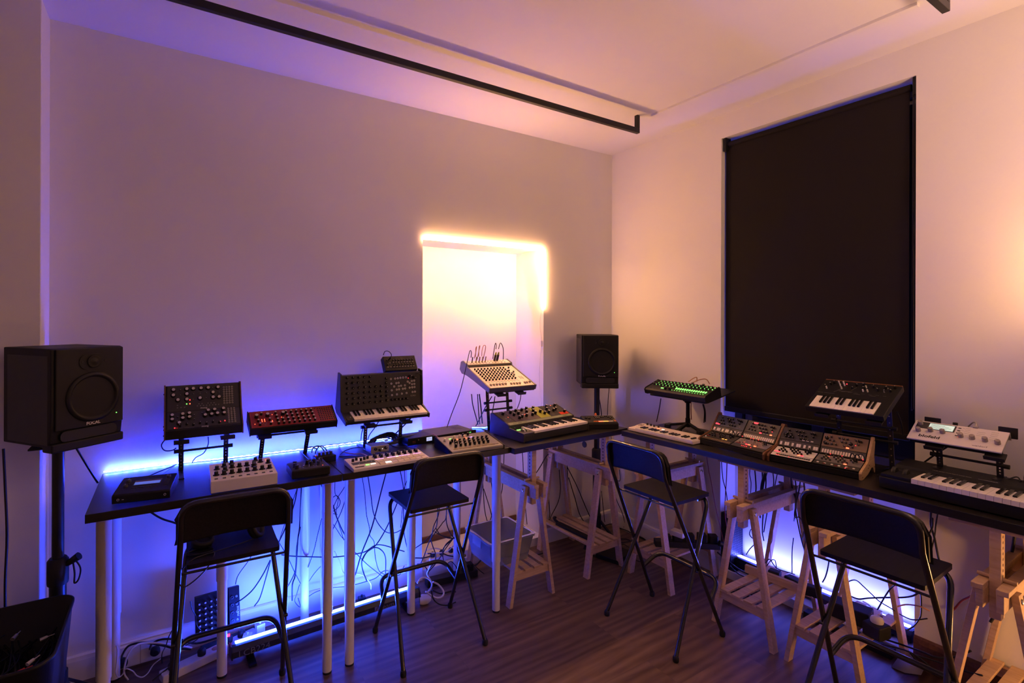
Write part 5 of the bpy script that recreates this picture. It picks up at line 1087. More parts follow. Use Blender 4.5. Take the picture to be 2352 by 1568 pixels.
 (0.0045,'cblk','black lead hanging below the table right of the recess,kinked one',None,[(3.168,0.927,0.824),(3.192,0.935,0.74),(3.18,0.918,0.685),(3.168,0.9,0.601),(3.192,0.899,0.57)]),
 (0.004,'cblk','black lead hanging below the table right of the recess,left one',None,[(3.148,0.916,0.787),(3.172,0.925,0.729),(3.16,0.941,0.681),(3.148,0.952,0.635)]),
 (0.003,'cblk','black lead hanging below the table right of the recess,thin one',None,[(3.178,0.903,0.83),(3.202,0.919,0.743),(3.19,0.921,0.682),(3.178,0.936,0.583)]),
 (0.0042,'cred','dark lead crossing the right wall from the stool to the trestle',None,[(3.188,0.871,0.333),(3.212,0.854,0.359),(3.2,0.824,0.418),(3.188,0.785,0.467),(3.212,0.769,0.522),(3.2,0.736,0.588),(3.188,0.698,0.649)]),
 (0.006,'cblk','thick black cable dropping from the table behind the right trestle',None,[(3.088,0.627,0.831),(3.112,0.639,0.754),(3.1,0.645,0.71)]),
 (0.006,'cblk','thick black cable passing behind the right trestle legs',None,[(3.088,0.669,0.527),(3.112,0.682,0.474),(3.1,0.704,0.409)]),
 (0.005,'cblk','black cable running along the floor under the right wall',None,[(3.108,1.149,0.11),(3.132,1.048,0.117),(3.12,0.943,0.135),(3.108,0.891,0.144),(3.132,0.833,0.169),(3.12,0.772,0.238)]),
 (0.004,'cblk','loop of black cable on the floor behind the near right stool',None,[(2.938,1.044,0.178),(2.962,0.942,0.19),(2.95,0.864,0.168),(2.938,0.878,0.157),(2.962,0.923,0.17),(2.95,0.938,0.196)]),
 (0.004,'cblk','long black cable on the floor towards the right trestle',None,[(2.988,0.951,0.17),(3.012,0.863,0.175),(3.0,0.772,0.193),(2.988,0.702,0.216)]),
 (0.003,'cblk','black lead dangling from the two-tier modular synth left underside',None,[(-0.014,2.86,1.155),(-0.03,2.87,1.125),(-0.017,2.88,1.096),(0.014,2.88,1.092),(0.032,2.88,1.102)]),
 (0.0026,'cblk','black lead curving from under the two-tier synth to the table',None,[(0.169,2.85,1.146),(0.17,2.87,1.104),(0.152,2.9,1.056),(0.119,2.93,1.031),(0.102,2.95,1.002)]),
 (0.003,'cblk','black lead dropping from the jack-panel keyboard,left one',None,[(0.999,2.88,1.131),(0.982,2.9,1.072),(0.991,2.95,1.009)]),
 (0.003,'cblk','black lead dropping from the jack-panel keyboard,middle one',None,[(1.086,2.88,1.138),(1.064,2.9,1.089),(1.039,2.93,1.039),(1.035,2.95,1.004)]),
 (0.004,'cblk','thick black lead slanting from the jack-panel keyboard right underside',None,[(1.3,2.88,1.135),(1.256,2.9,1.082),(1.217,2.93,1.034),(1.205,2.95,1.01)]),
 (0.003,'cblk','black lead running from the groovebox back towards the blue string,thick one',None,[(-0.09,2.792,1.0),(-0.049,2.872,0.995),(0.009,2.965,0.99),(0.034,3.004,0.99)]),
 (0.0026,'cblk','black lead running from the groovebox back towards the blue string,thin one',None,[(-0.027,2.785,1.0),(-0.004,2.886,0.995),(0.024,2.974,0.99)]),
 (0.003,'cblk','looped black patch lead over the little patch box,left one',None,[(0.642,2.7,1.035),(0.646,2.7,1.057),(0.666,2.7,1.068),(0.689,2.7,1.061),(0.707,2.7,1.035)]),
 (0.003,'cblk','looped black patch lead over the little patch box,right one',None,[(0.664,2.72,1.023),(0.673,2.72,1.049),(0.696,2.72,1.06),(0.719,2.72,1.043),(0.729,2.72,1.018)]),
 (0.003,'cblk','looped black patch lead over the little patch box,low one',None,[(0.615,2.74,1.039),(0.633,2.74,1.055),(0.656,2.74,1.056),(0.683,2.74,1.039)]),
 (0.003,'cblk','black lead curling across the table between patch box and silver box',None,[(0.925,2.637,0.987),(0.839,2.708,0.987),(0.798,2.732,0.987),(0.85,2.824,0.988),(0.925,2.86,0.99),(0.983,2.78,1.0)]),
 (0.003,'tan','tan lead lying on the table towards the pad controller',None,[(0.857,2.95,0.987),(0.846,2.809,0.987),(0.887,2.742,0.987),(0.919,2.71,0.99),(0.919,2.585,1.0)]),
 (0.0034,'cblk','black lead arching from the coil over the half-rack unit',None,[(1.13,2.766,1.03),(1.213,2.8,1.034),(1.337,2.85,1.025),(1.398,2.85,1.021),(1.403,2.8,1.011)]),
 (0.003,'cred','red lead curving over the rack unit to the grey desktop synth',None,[(1.406,2.95,1.02),(1.412,2.88,1.022),(1.393,2.75,1.028),(1.382,2.66,1.026),(1.389,2.64,1.035)]),
 (0.0034,'cblk','black lead hanging left from under the mixing console,long one',None,[(1.77,2.95,1.227),(1.793,2.97,1.147),(1.828,2.98,1.052),(1.842,2.98,1.005)]),
 (0.0034,'cblk','black lead hanging under the mixing console,second one',None,[(1.819,2.95,1.223),(1.839,2.97,1.113),(1.856,2.98,1.006)]),
 (0.0045,'cblk','thick black lead hanging under the mixing console,third one',None,[(1.833,2.95,1.222),(1.857,2.97,1.142),(1.878,2.98,1.01)]),
 (0.0034,'cblk','black lead slanting left from under the mixing console front',None,[(1.872,2.85,1.217),(1.839,2.88,1.142),(1.831,2.95,1.042),(1.818,2.97,1.0)]),
 (0.0034,'cblk','black lead hanging near the right upright of the mixer stand',None,[(1.897,2.85,1.215),(1.903,2.88,1.136),(1.899,2.9,1.058),(1.897,2.92,0.98)]),
 (0.0034,'cblk','black lead hanging from the left end of the green-lit synth',None,[(2.93,2.314,1.191),(2.95,2.344,1.109),(2.97,2.382,1.014)]),
 (0.003,'cred','dark red lead hanging behind the tripod tray stand',None,[(3.0,2.127,1.188),(3.02,2.141,1.119),(3.05,2.159,1.06)]),
 (0.0036,'cblk','black lead hanging from the right end of the green-lit synth,left one',None,[(2.98,2.026,1.19),(3.0,2.027,1.139),(3.05,2.064,1.056)]),
 (0.0036,'cblk','black lead hanging from the right end of the green-lit synth,right one',None,[(2.98,2.02,1.19),(3.0,2.021,1.14),(3.05,2.054,1.063)]),
 (0.0034,'tan','tan lead curving on the table between tripod stand and left rack',None,[(2.903,2.017,0.987),(2.985,2.01,0.987),(3.084,2.039,0.987),(3.173,2.078,0.987)]),
 (0.0028,'cblk','black patch lead arching over the left rack,high one',None,[(2.86,1.766,1.089),(2.86,1.745,1.081),(2.86,1.734,1.057),(2.86,1.739,1.02)]),
 (0.0028,'cblk','black patch lead arching over the left rack,low one',None,[(2.87,1.734,1.05),(2.87,1.713,1.075),(2.87,1.692,1.069),(2.87,1.687,1.05)]),
 (0.0028,'cblk','black patch lead at the right end of the left rack',None,[(2.88,1.533,1.075),(2.88,1.543,1.063),(2.88,1.552,1.037)]),
 (0.0028,'cblk','small black patch loop on the right rack,left one',None,[(2.86,1.146,1.063),(2.86,1.139,1.086),(2.86,1.128,1.084),(2.86,1.12,1.069)]),
 (0.0028,'cblk','small black patch loop on the right rack,right one',None,[(2.86,1.113,1.083),(2.86,1.099,1.095),(2.86,1.088,1.085),(2.86,1.084,1.065)]),
 (0.0028,'cblk','small black patch loop on the right rack,middle one',None,[(2.86,1.131,1.06),(2.86,1.12,1.086),(2.86,1.106,1.081),(2.86,1.102,1.06)]),
 (0.0028,'cblk','short black lead on the right rack by the piano strip',None,[(2.86,1.331,1.073),(2.86,1.325,1.061),(2.86,1.318,1.049)]),
 (0.0034,'cblk','black lead crossing the table behind the large black keyboard',None,[(3.07,1.086,0.99),(3.168,1.08,0.99),(3.249,1.086,0.99),(3.325,1.078,0.99)]),
 (0.0034,'cblk','black lead rising from the crumpled bag to the white module',None,[(3.0,0.9,1.186),(3.02,0.882,1.147),(3.05,0.875,1.108)]),
 (0.0042,'cblk','thick black lead slanting from the bag up under the white module',None,[(3.12,0.937,1.058),(3.08,0.884,1.114),(3.03,0.824,1.172)]),
 (0.0028,'cblk','thin black lead dropping behind the compact keyboard stand',None,[(3.05,1.023,1.294),(3.08,1.016,1.238),(3.12,1.022,1.168)]),
 (0.003,'cblk','black lead from the green-lit box across the right keyboard',None,[(3.0,0.676,1.049),(3.02,0.641,1.068),(3.05,0.615,1.083),(3.02,0.596,1.075)]),
 (0.0028,'cblk','thin black lead from the corner behind the mini keyboard',None,[(3.2,3.039,0.905),(3.2,3.029,0.759),(3.2,3.023,0.612)]),
]
# ------------------------------------------------------------ studio monitors
def monitor(loc, rz, w, d, h, label, ledm='led_g'):
    t = thing('studio_monitor', label, 'speaker', loc, rz, group='black studio monitors')
    # local: front face at y=0 facing -y, x from -w/2
    part('cabinet', MB().prism([(.012, .035*h/.41), (.004, .10), (.004, h-.004), (.02, h), (d, h), (d, .02), (.03, .02)], -w/2, w/2), 'blk', t, bev=.004, seg=3)
    part('baffle', MB().box((-w/2+.012, -.006, .085), (w/2-.004, .006, h-.004)), 'cone', t, bev=.004, seg=3)
    part('port_lip', MB().box((-w/2, -.004, .0), (w/2, .06, .036)), 'blk', t, bev=.006, seg=3)
    part('port_shadow', MB().plate(rrect(w*.78, .042, .018, 5, 0, .060), -.001, .004, 0, Matrix.Rotation(PI/2, 4, 'X')), 'rubber', t)
    for sx in (-1, 1): part('side_cheek', MB().box((sx*w/2-.008 if sx > 0 else -w/2-.002, .02, .03), (w/2+.002 if sx > 0 else -w/2+.008, d-.03, h-.03)), 'blk2', t, bev=.003)
    X = Matrix.Translation((.012, -.006, h*.50)) @ Matrix.Rotation(PI/2, 4, 'X'); R = w*.37
    wf = part('woofer', MB().lathe([(R*1.02, 0), (R*1.02, .003), (R*.98, .004), (R*.93, .009), (R*.86, .007), (R*.80, -.002), (R*.30, -.022), (R*.28, -.016), (R*.12, -.008), (0, -.007)], 48, cap=False), 'cone', t, X)
    X = Matrix.Translation((.012, -.006, h*.855)) @ Matrix.Rotation(PI/2, 4, 'X')
    tw = part('tweeter_plate', MB().plate(rrect(w*.40, h*.155, h*.075, 8), 0, .003), 'blk', t, X, bev=.001)
    part('tweeter', MB().lathe([(.027, 0), (.026, .006), (.021, .002), (.012, .006), (0, .008)], 28, cap=False), 'cone', t, X @ Matrix.Translation((0, 0, .003)))
    for sx in (-1, 1): part('tweeter_screw', MB().lathe([(.0045, 0), (.004, .0012)], 12), 'rubber', t, X @ Matrix.Translation((sx*w*.16, 0, .003)))
    F = Matrix.Translation((0, -.006, 0)) @ Matrix.Rotation(PI/2, 4, 'X')
    write(t, 'FOCAL', .017, F, .012, h*.235, 'print', bold=.0005); put(t, 'led', led_mesh(.0022, ledm), F, w*.38, h*.30)
    return t
def sstand(loc, label, zt, collar, base):
    t = thing('speaker_stand', label, 'stand', loc, group='black speaker stands')
    part('pole', MB().cyl((0, 0, .03), (0, 0, collar-.02), .030, n=20).cyl((0, 0, collar-.02), (0, 0, zt), .0215, n=20), 'sat', t)
    part('collar', MB().lathe([(.036, collar-.1), (.038, collar-.09), (.038, collar), (.030, collar+.012)], 20), 'rubber', t)
    part('clamp_knob', MB().cyl((.03, -.012, collar-.02), (.075, -.028, collar+.012), .011, .017), 'rubber', t)
    part('top_plate', MB().box((-.085, -.085, zt), (.085, .085, zt+.008)), 'sat', t, bev=.002)
    for k, a in enumerate(base):
        e = Vector((math.cos(math.radians(a)), math.sin(math.radians(a)), 0))
        part('leg', MB().beam((0, 0, .20), tuple(e*.20+Vector((0, 0, .012))), .022, .012), 'sat', t)
    part('hub', MB().lathe([(.036, .02), (.036, .22)], 18), 'sat', t)
    return t
# near speaker at the left edge, turned towards the seats
a = Vector((-.391, 2.548)); b = Vector((-.175, 2.709)); c = (a+b)/2; ang = math.atan2(b.y-a.y, b.x-a.x)
monitor((c.x, c.y, 1.205), ang, (b-a).length+.006, .325, .414, 'large black studio monitor on a stand at the left edge')
sstand((-.405, 2.775, 0), 'black speaker stand with a clamp collar behind the cable bin', 1.197, .70, (330, 40))
one('strap', MB().tube(spline([(-.35, 2.75, .71), (-.325, 2.745, .66), (-.33, 2.74, .615), (-.345, 2.745, .60), (-.345, 2.75, .64), (-.352, 2.75, .70)]), .0035, 6), 'rubber', 'black strap loop hanging from the clamp knob of the left speaker stand', 'strap')
monitor((2.76, 2.725, 1.225), math.radians(229.5-270+6), .275, .27, .40, 'smaller-looking black studio monitor on a pole in the room corner')
sstand((2.862, 2.86, 0), 'black speaker stand in the room corner behind the trestle', 1.217, .72, (200, 290, 60))

# ------------------------------------------------------------ blue LED strip along the table backs
P = [(-.262, 3.034, .990), (.02, 3.036, .988), (.25, 3.012, .988), (.49, 2.999, .988), (.78, 2.990, .988), (1.08, 2.991, .988), (1.27, 2.990, .988), (1.45, 2.995, .988), (1.72, 3.01, .989)]
S = spline(P, 6)
t = thing('blue_led_strip', 'thin string of blue LEDs glowing along the back edge of the left tables', 'led strip', (0, 0, 0))
m = MB()
for p, q in zip(S[:-1], S[1:]): m.box((p.x, min(p.y, q.y)-.004, p.z-.003), (q.x, max(p.y, q.y)+.001, p.z-.0018), 1); m.box((p.x, min(p.y, q.y)-.003, p.z-.0016), (q.x, max(p.y, q.y), p.z+.0006), 0)
part('strip', m, ['e_strip', 'blk'], t)
dm = MB().box((-.008, -.006, -.0006), (.008, .004, .0022)).mesh('led', ['e_dot'])
n = 58
for i in range(n):
    f = i/(n-1)*(len(S)-1); k = min(int(f), len(S)-2); p = S[k].lerp(S[k+1], f-k); link('led', dm, t, Matrix.Translation((p.x, p.y-.001, p.z+.0005)))
t = thing('blue_led_strip', 'curled ends of the blue LED string behind the mixer stand', 'led strip', (0, 0, 0))
S = spline([(1.80, 2.99, .988), (1.86, 2.94, .99), (1.95, 2.96, .989), (2.04, 3.02, .99), (1.98, 3.0, .988), (2.1, 2.97, .989), (2.30, 2.99, .988), (2.46, 3.0, .988)], 6)
m = MB()
for p, q in zip(S[:-1], S[1:]): m.beam(p, q, .006, .003)
part('strip', m, 'e_strip2', t)

# ------------------------------------------------------------ LED bars
def led_bar(loc, rz, label, L, em, words, tilt):
    t = thing('led_bar', label, 'light', loc, rz, group='black LED light bars')
    X = Matrix.Rotation(tilt, 4, 'X')
    part('housing', MB().prism([(-.045, -.028), (-.05, .0), (-.042, .024), (-.020, .030), (.030, .030), (.042, .02), (.045, -.028)], 0, L), 'sat', t, X, bev=.002)
    part('lens', MB().box((.02, -.018, .0302), (L-.02, .020, .0335)), em, t, X)
    for x in (-.006, L): part('end_cap', MB().prism([(-.052, -.032), (-.056, .0), (-.046, .028), (.046, .028), (.05, -.032)], x, x+.006), 'blk', t, X, bev=.001)
    for x in (.07, L-.10): part('foot', MB().box((x, -.09, -.062), (x+.035, .04, -.05)).box((x+.01, -.02, -.052), (x+.016, .012, -.02)), 'blk', t)
    F = X @ panelX((0, -.0502, -.028), (0, -.005, .028), (0, -1, -.18))
    for u, s, sz in words: write(t, s, sz, F, u, .013, 'printg', sx=1.1)
    return t
b1 = led_bar((.272, 2.80, .065), math.radians(1.6), 'long black light bar with bright blue lens on the floor under the left table', 1.03, 'e_bar', ((.10, 'LCB224', .042), (.83, 'beamZ', .040)), math.radians(-16))
m = MB(); m.add([(0, 0, 0), (.026, 0, 0), (.026, .026, 0), (0, .026, 0)], [(0, 1, 2, 3)])
m = MB().plate([(0, 0), (.02, .026), (0, .026)], 0, .0006).plate([(.024, .026), (.024, 0), (.006, 0)], 0, .0006)
part('logo', m, 'printg', b1, Matrix.Rotation(math.radians(-16), 4, 'X') @ panelX((.742, -.0503, -.026), (0, -.005, .028), (0, -1, -.18)))
b2 = led_bar((3.325, 2.03, .10), math.radians(-90), 'long black light bar with bright blue lens standing in the window recess', .99, 'e_bar2', (), math.radians(-8))

# ------------------------------------------------------------ things on the floor at the left
t = thing('cable_bin', 'open black bin crammed with black cables in the lower left corner', 'bin', (-.54, 2.40, 0))
m = MB(); N = 40; rings = []
def ring(s, z, w=.42, d=.50, r=.07):
    return [(x*s, y*s, z) for x, y in rrect(w, d, r, 9)]
o0 = ring(.78, 0); o1 = ring(1, .585); o2 = ring(1.025, .59); o3 = ring(1.025, .60); i1 = ring(.985, .60); i0 = ring(.78, .02); n = len(o0)
vs = o0+o1+o2+o3+i1+i0; fs = []
for j in range(5):
    for k in range(n): a = j*n+k; b_ = j*n+(k+1) % n; fs.append((a, b_, b_+n, a+n))
m.add(vs, fs, 0, True); m.add(o0, [tuple(range(n-1, -1, -1))]); m.add(i0, [tuple(range(n))])
part('shell', m, 'blk', t)
part('clip_handle', MB().box((.195, -.05, .30), (.225, .05, .34)).box((.21, -.04, .2), (.235, .04, .31)), 'rubber', t, bev=.004)
random.seed(3)
cb = MB()
for k in range(70):
    zz = .40+random.random()*.10; pts = []
    x0 = random.uniform(-.17, .10); dx = random.uniform(-.05, .10); cv = random.uniform(-.06, .08)
    for i in range(7):
        f = i/6; pts.append((max(-.185, min(.175, x0+dx*f+cv*math.sin(PI*f))), -.20+.40*f, zz+.02*math.sin(3*f+k)))
    cb.tube(spline(pts, 4), random.choice((.0028, .0034, .004)), 6)
tag(part('cable_tangle', cb, 'cblk', None, Matrix.Translation((-.54, 2.40, 0))), 'mass of loose black leads heaped inside the black bin', 'cables', kind='stuff')
for k, (x, y, z, a, mt, lab) in enumerate(((-.49, 2.24, .535, .5, 'white', 'white plug lying on the cable heap at the bin front'), (-.44, 2.27, .54, .3, 'redp', 'small red plug end among the cables in the bin'), (-.42, 2.31, .54, .8, 'white', 'pale connector beside the red plug in the bin'), (-.41, 2.46, .54, .2, 'silver', 'metal connector tip near the back right of the bin'), (-.50, 2.52, .54, 1.2, 'silver', 'short metal jack tip at the back of the cable heap'))):
    one('plug', MB().cyl((0, 0, 0), (.022, 0, .004), .0075, .006).cyl((.022, 0, .004), (.042, 0, .006), .002), mt, lab, 'plug', 'loose plugs on the cable heap', loc=(x, y, z-.01), rz=a)

# wall sockets in the left skirting with two black plugs
t = thing('socket_plate', 'white double socket plate low on the left wall beside the table leg', 'socket', (-.235, 3.036, .004))
part('plate', MB().box((0, -.022, .012), (.30, 0, .112)), 'skirt', t, bev=.002)
part('plate_seam', MB().box((.116, -.0225, .012), (.1175, -.02, .112)), 'printd', t)
for i, x in enumerate((-.19, -.055)):
    p = thing('power_plug', ('black plug in the left wall socket, nearest the white leg', 'black plug in the left wall socket, nearest the near stool')[i], 'plug', (x, 3.012, .062 if i else .05))
    part('body', MB().lathe([(.021, 0), (.022, .02), (.014, .034)], 18, 0, Matrix.Rotation(PI/2, 4, 'X')), 'rubber', p)
# white power strip on the floor
t = thing('power_strip', 'long white power strip on the floor under the near left stool', 'power strip', (-.02, 2.80, 0), math.radians(17))
part('body', MB().box((0, 0, 0), (.46, .062, .042)), 'white', t, bev=.006, seg=3)
for i in range(6): part('socket', MB().lathe([(.020, 0), (.019, -.0005), (.017, .0008), (0, .0008)], 18, 0, Matrix.Translation((.05+i*.066, .031, .042)), cap=False), 'tan' if i == 3 else 'skirt', t)
for i in (0, 2, 4, 5):
    p = thing('power_plug', 'black plug pushed into the white power strip, %s' % ('at its left end', '', 'in its third socket', '', 'in its fifth socket', 'at its right end')[i], 'plug', tuple(Matrix.Translation((-.02, 2.80, 0)) @ Matrix.Rotation(math.radians(17), 4, 'Z') @ Vector((.05+i*.066, .031, .043))), math.radians(17), group='black plugs in the white power strip')
    part('body', MB().lathe([(.019, 0), (.020, .022), (.012, .032)], 16), 'rubber', p)
# small mixer leaning against the wall
t = thing('small_mixer', 'small black mixer standing on end against the wall under the left table', 'mixer', (.118, 2.945, .115), math.radians(4), math.radians(78))
part('case', MB().box((0, 0, 0), (.205, .185, .035)), 'blk', t, bev=.002)
part('connector_block', MB().box((.152, .0, .035), (.205, .192, .055)), 'blk', t, bev=.002)
F = Matrix.Translation((0, 0, .035))
many(t, 'knob', K(.0055, .012, 'blk', 'print'), F, [(.018+i*.027, .022+j*.026) for j in range(6) for i in range(5)])
many(t, 'jack', jack_mesh(.0085, 'blk2'), F @ Matrix.Translation((0, 0, .02)), [(.168, .03+i*.038) for i in range(4)])
many(t, 'jack', jack_mesh(.005, 'silver'), F @ Matrix.Translation((0, 0, .02)), [(.19, .03+i*.038) for i in range(4)])
write(t, 'MACKIE', .014, F @ Matrix.Translation((0, 0, .02)), .196, .07, 'print', rot=PI/2)
# adapters behind the bar
for lab, x, y, z, rz, mt in (('white plug-in adapter standing upright behind the light bar', .425, 2.93, .06, .2, 'white'), ('white adapter lying just left of the upright one behind the light bar', .36, 2.905, .035, -.3, 'white'), ('dark adapter lying behind the light bar near its middle', .93, 2.93, .03, .3, 'blk2'), ('dark adapter behind the right half of the light bar', 1.0, 2.95, .03, -.1, 'blk')):
    one('power_adapter', MB().box((-.022, -.018, -.03), (.022, .018, .03)).cyl((0, 0, .028), (0, 0, .042), .006), mt, lab, 'adapter', 'adapters behind the light bar', bev=.003, loc=(x, y, z), rz=rz)
one('adapter_led', MB().box((-.008, -.003, -.006), (.008, .003, .006)), 'led_r', 'glowing red rocker switch of a power strip behind the stool foot rest', 'switch', loc=(.268, 2.905, .088))
one('power_strip', MB().box((0, 0, 0), (.30, .05, .035)), 'blk', 'short black power strip against the wall behind the light bar left end', 'power strip', bev=.004, loc=(.15, 2.93, 0), rz=.15)
# headphones on the stool
t = thing('headphones', 'black headphones lying on the seat of the near left stool', 'headphones', (.232, 2.41, .776), math.radians(-12))
P = [(.118*math.cos(a)-.01, .062*math.sin(a)+.03, .02+.035*math.sin(a*.5)) for a in [PI*.08+i*PI*.92/16 for i in range(17)]]
part('headband', MB().tube(P, .0095, 10), 'rubber', t)
for x, y, z, tl in ((.100, -.005, .046, 1.1), (-.108, -.02, .025, .25)):
    X = Matrix.Translation((x, y, z)) @ Matrix.Rotation(tl, 4, 'Y') @ Matrix.Rotation(.3, 4, 'X')
    e = part('ear_cup', MB().lathe([(.030, -.024), (.042, -.016), (.044, .0), (.040, .004)], 28), 'blk', t, X)
    part('ear_cushion', MB().lathe([(.026, .004), (.030, .016), (.040, .018), (.046, .010), (.042, .002)], 28, cap=False), 'rubber', e)
one('headphone_cable', MB().tube(spline([(.14, 2.40, .785), (.09, 2.38, .781), (.06, 2.36, .781), (.09, 2.33, .781), (.16, 2.34, .781), (.13, 2.39, .783), (.08, 2.40, .781), (.075, 2.35, .781), (.14, 2.315, .781), (.16, 2.30, .779), (.12, 2.25, .74), (.05, 2.245, .70), (.035, 2.28, .74), (.08, 2.29, .779), (.12, 2.31, .781), (.20, 2.33, .781), (.27, 2.35, .782), (.33, 2.37, .785)], 6), .0026, 6), 'cblk', 'coiled black headphone lead on the near left stool seat', 'cable')

# ------------------------------------------------------------ coil of cable and leads on the left tables
cb = MB(); random.seed(5)
pts = []
for k in range(11*14):
    a = 2*PI*k/14; lp = k//14; r = 1+.12*math.sin(lp*2.3)
    pts.append((1.075+.085*r*math.cos(a)+.004*lp, 2.845+.040*r*math.sin(a), TZ+.012+.045*max(0, math.cos(a-1.2))*(.6+.05*lp)+.0035*(lp % 4)))
cb.tube(pts, .0034, 6); one('cable_coil', cb, 'cblk', 'thick coil of black cable lying behind the small silver box', 'cable')
one('cable_plug', MB().cyl((0, 0, 0), (.02, 0, .004), .0045), 'chrome', 'shiny jack tip on the coil of black cable', 'plug', loc=(1.085, 2.80, TZ+.04))
# black wedge stand foot near the unit
one('bent_plate', MB().plate([(0, 0), (.05, 0), (.05, .16), (0, .16)], 0, .003), 'steel', 'flat steel foot plate lying between the cable coil and the half-rack unit', 'plate', loc=(1.155, 2.745, TZ+.001), rz=.25)

# ------------------------------------------------------------ niche floor
t = thing('power_strip', 'white power strip full of plugs lying on the ledge of the niche', 'power strip', (1.50, 3.09, .0625), math.radians(-2))
part('body', MB().box((0, 0, 0), (.42, .06, .035)), 'white', t, bev=.005)
for i in range(4): part('plug', MB().lathe([(.016, .035), (.017, .055), (.008, .066)], 14, 0, Matrix.Translation((.06+i*.07, .03, 0))), 'rubber', t)
t = thing('power_strip', 'black power strip on the floor in front of the niche, adapter at its end', 'power strip', (1.43, 2.925, 0), math.radians(-6))
part('body', MB().box((0, 0, 0), (.36, .06, .045)), 'rubber', t, bev=.004); part('end_socket', MB().box((.26, .005, .045), (.33, .055, .09)), 'blk', t, bev=.003)
t = thing('schuko_coupler', 'round white plug coupler on the floor beside the light bar right end', 'plug', (1.335, 2.775, .03), math.radians(-20))
part('body', MB().lathe([(.026, -.03), (.030, -.01), (.026, .02), (.010, .04)], 20, 0, Matrix.Rotation(PI/2, 4, 'Y')), 'white', t)
part('socket_face', MB().lathe([(.020, -.031), (0, -.031)], 18, 0, Matrix.Rotation(PI/2, 4, 'Y'), cap=False), 'rubber', t)
# clear storage box on trestle one
t = thing('storage_box', 'clear plastic storage box with clip lid on the trestle shelf by the niche', 'box', (1.835, 2.70, .2095), math.radians(0))
def shell(w0, d0, w1, d1, h, th, r=.02):
    m = MB(); A = [rrect(w0, d0, r, 4), rrect(w1, d1, r, 4), rrect(w1-2*th, d1-2*th, r, 4), rrect(w0-2*th, d0-2*th, r, 4)]
    Z = [0, h, h, th]; n = len(A[0]); vs = [(x, y, z) for a, z in zip(A, Z) for x, y in a]; fs = []
    for j in range(3):
        for k in range(n): a = j*n+k; b = j*n+(k+1) % n; fs.append((a, b, b+n, a+n))
    m.add(vs, fs, 0, True); m.add(vs[:n], [tuple(range(n-1, -1, -1))]); m.add(vs[3*n:], [tuple(range(n))]); return m
part('tub', shell(.28, .255, .335, .31, .15, .002), 'clear', t)
part('lid', MB().plate(rrect(.35, .325, .022, 5), .150, .164).plate(rrect(.31, .285, .02, 5), .164, .1665), 'clear', t, bev=.002)
for s in (-1, 1): part('clip', MB().box((s*.172-.004, -.05, .10), (s*.172+.004, .05, .165)), 'clear', t, bev=.002)
for k, (x, y, z, lab) in enumerate(((.02, -.03, .02, 'dark coil of cable seen through the front of the clear box'), (-.05, .03, .06, 'coil of thin cable under the lid of the clear box'), (.07, .04, .09, 'small coil of cable at the right inside the clear box'))):
    pp = [(1.835+x+(.045+.004*(j//16))*math.cos(j*PI/8), 2.70+y+(.045+.004*(j//16))*math.sin(j*PI/8), .2095+.012+z*.5+.003*(j/16)) for j in range(64)]
    one('cable_coil', MB().tube(pp, .003, 6), 'cblk', lab, 'cable', 'cable coils inside the clear box')
one('paper_label', MB().box((0, 0, 0), (.07, .0008, .045)), 'white', 'white paper label inside the front of the clear storage box', 'label', loc=(1.845, 2.577, .265))
# black bar on trestle two
t = thing('laptop_stand_arm', 'black folded stand arm lying on the shelf of the corner trestle', 'stand part', (2.50, 2.52, .2105), math.radians(93))
part('bar', MB().box((.02, -.022, 0), (.36, .022, .018)), 'blk', t, bev=.003); part('end_hook', MB().tube(spline([(.36, -.01, .009), (.40, -.012, .018), (.43, -.03, .02), (.435, -.05, .015)]), .010, 8), 'blk', t)
one('controller_box', MB().box((-.11, -.09, 0), (.11, .09, .03)), 'blk', 'flat black device on the floor behind the corner trestle', 'device', bev=.004, loc=(2.80, 2.62, 0), rz=.3)
# dangling cable tie disc on corner trestle
one('cable_grommet', MB().cyl((2.50, 2.62, .86), (2.505, 2.62, .86), .022), 'blk2', 'small dark disc hanging beside the corner trestle post', 'disc')

# ------------------------------------------------------------ around the window recess
t = thing('mesh_box', 'tall narrow black box with perforated side standing in the window recess', 'device', (3.228, 1.985, .057), 0)
part('case', MB().box((0, 0, .0), (.145, .066, .37)), 'blk', t, bev=.002)
pf = MB(); random.seed(9)
for i in range(7):
    for j in range(22): pf.cyl((.016+i*.019, -.0002, .02+j*.0155), (.016+i*.019, -.0012, .02+j*.0155), .0052, n=6)
part('perforated_panel', pf, 'steel', t); part('base_flange', MB().box((-.0, -.03, 0), (.15, .07, .004)), 'blk', t)
one('white_adapter', MB().box((-.045, -.03, 0), (.045, .03, .035)), 'white', 'white power adapter box resting on black gear above the corner trestle shelf', 'adapter', 'adapters near the window wall', bev=.005, loc=(2.93, 2.17, .287), rz=-1.45)
t = thing('power_strip', 'black power strip with adapters lying across the shelf of the stool-side trestle', 'power strip', (2.80, 2.25, .2105), math.radians(-38))
part('body', MB().box((0, 0, 0), (.42, .06, .04)), 'rubber', t, bev=.004)
for i, (u, h) in enumerate(((.05, .035), (.12, .035), (.20, .05), (.28, .055), (.35, .05))): part('adapter', MB().box((u, .004, .040), (u+.055, .056, .040+h)), 'blk', t, bev=.005)
one('drum_pedal', MB().cyl((3.10, 1.985, .27), (3.145, 1.955, .25), .018), 'sat', 'small round black gadget at the end of the adapters by the recess', 'adapter')
t = thing('loose_batten', 'loose pine batten laid across the shelf of the trestle before the recess', 'batten', (2.985, 1.745, .2105), math.radians(-84))
part('board', MB().box((0, 0, 0), (.36, .022, .046)), 'pine', t, bev=.0015)
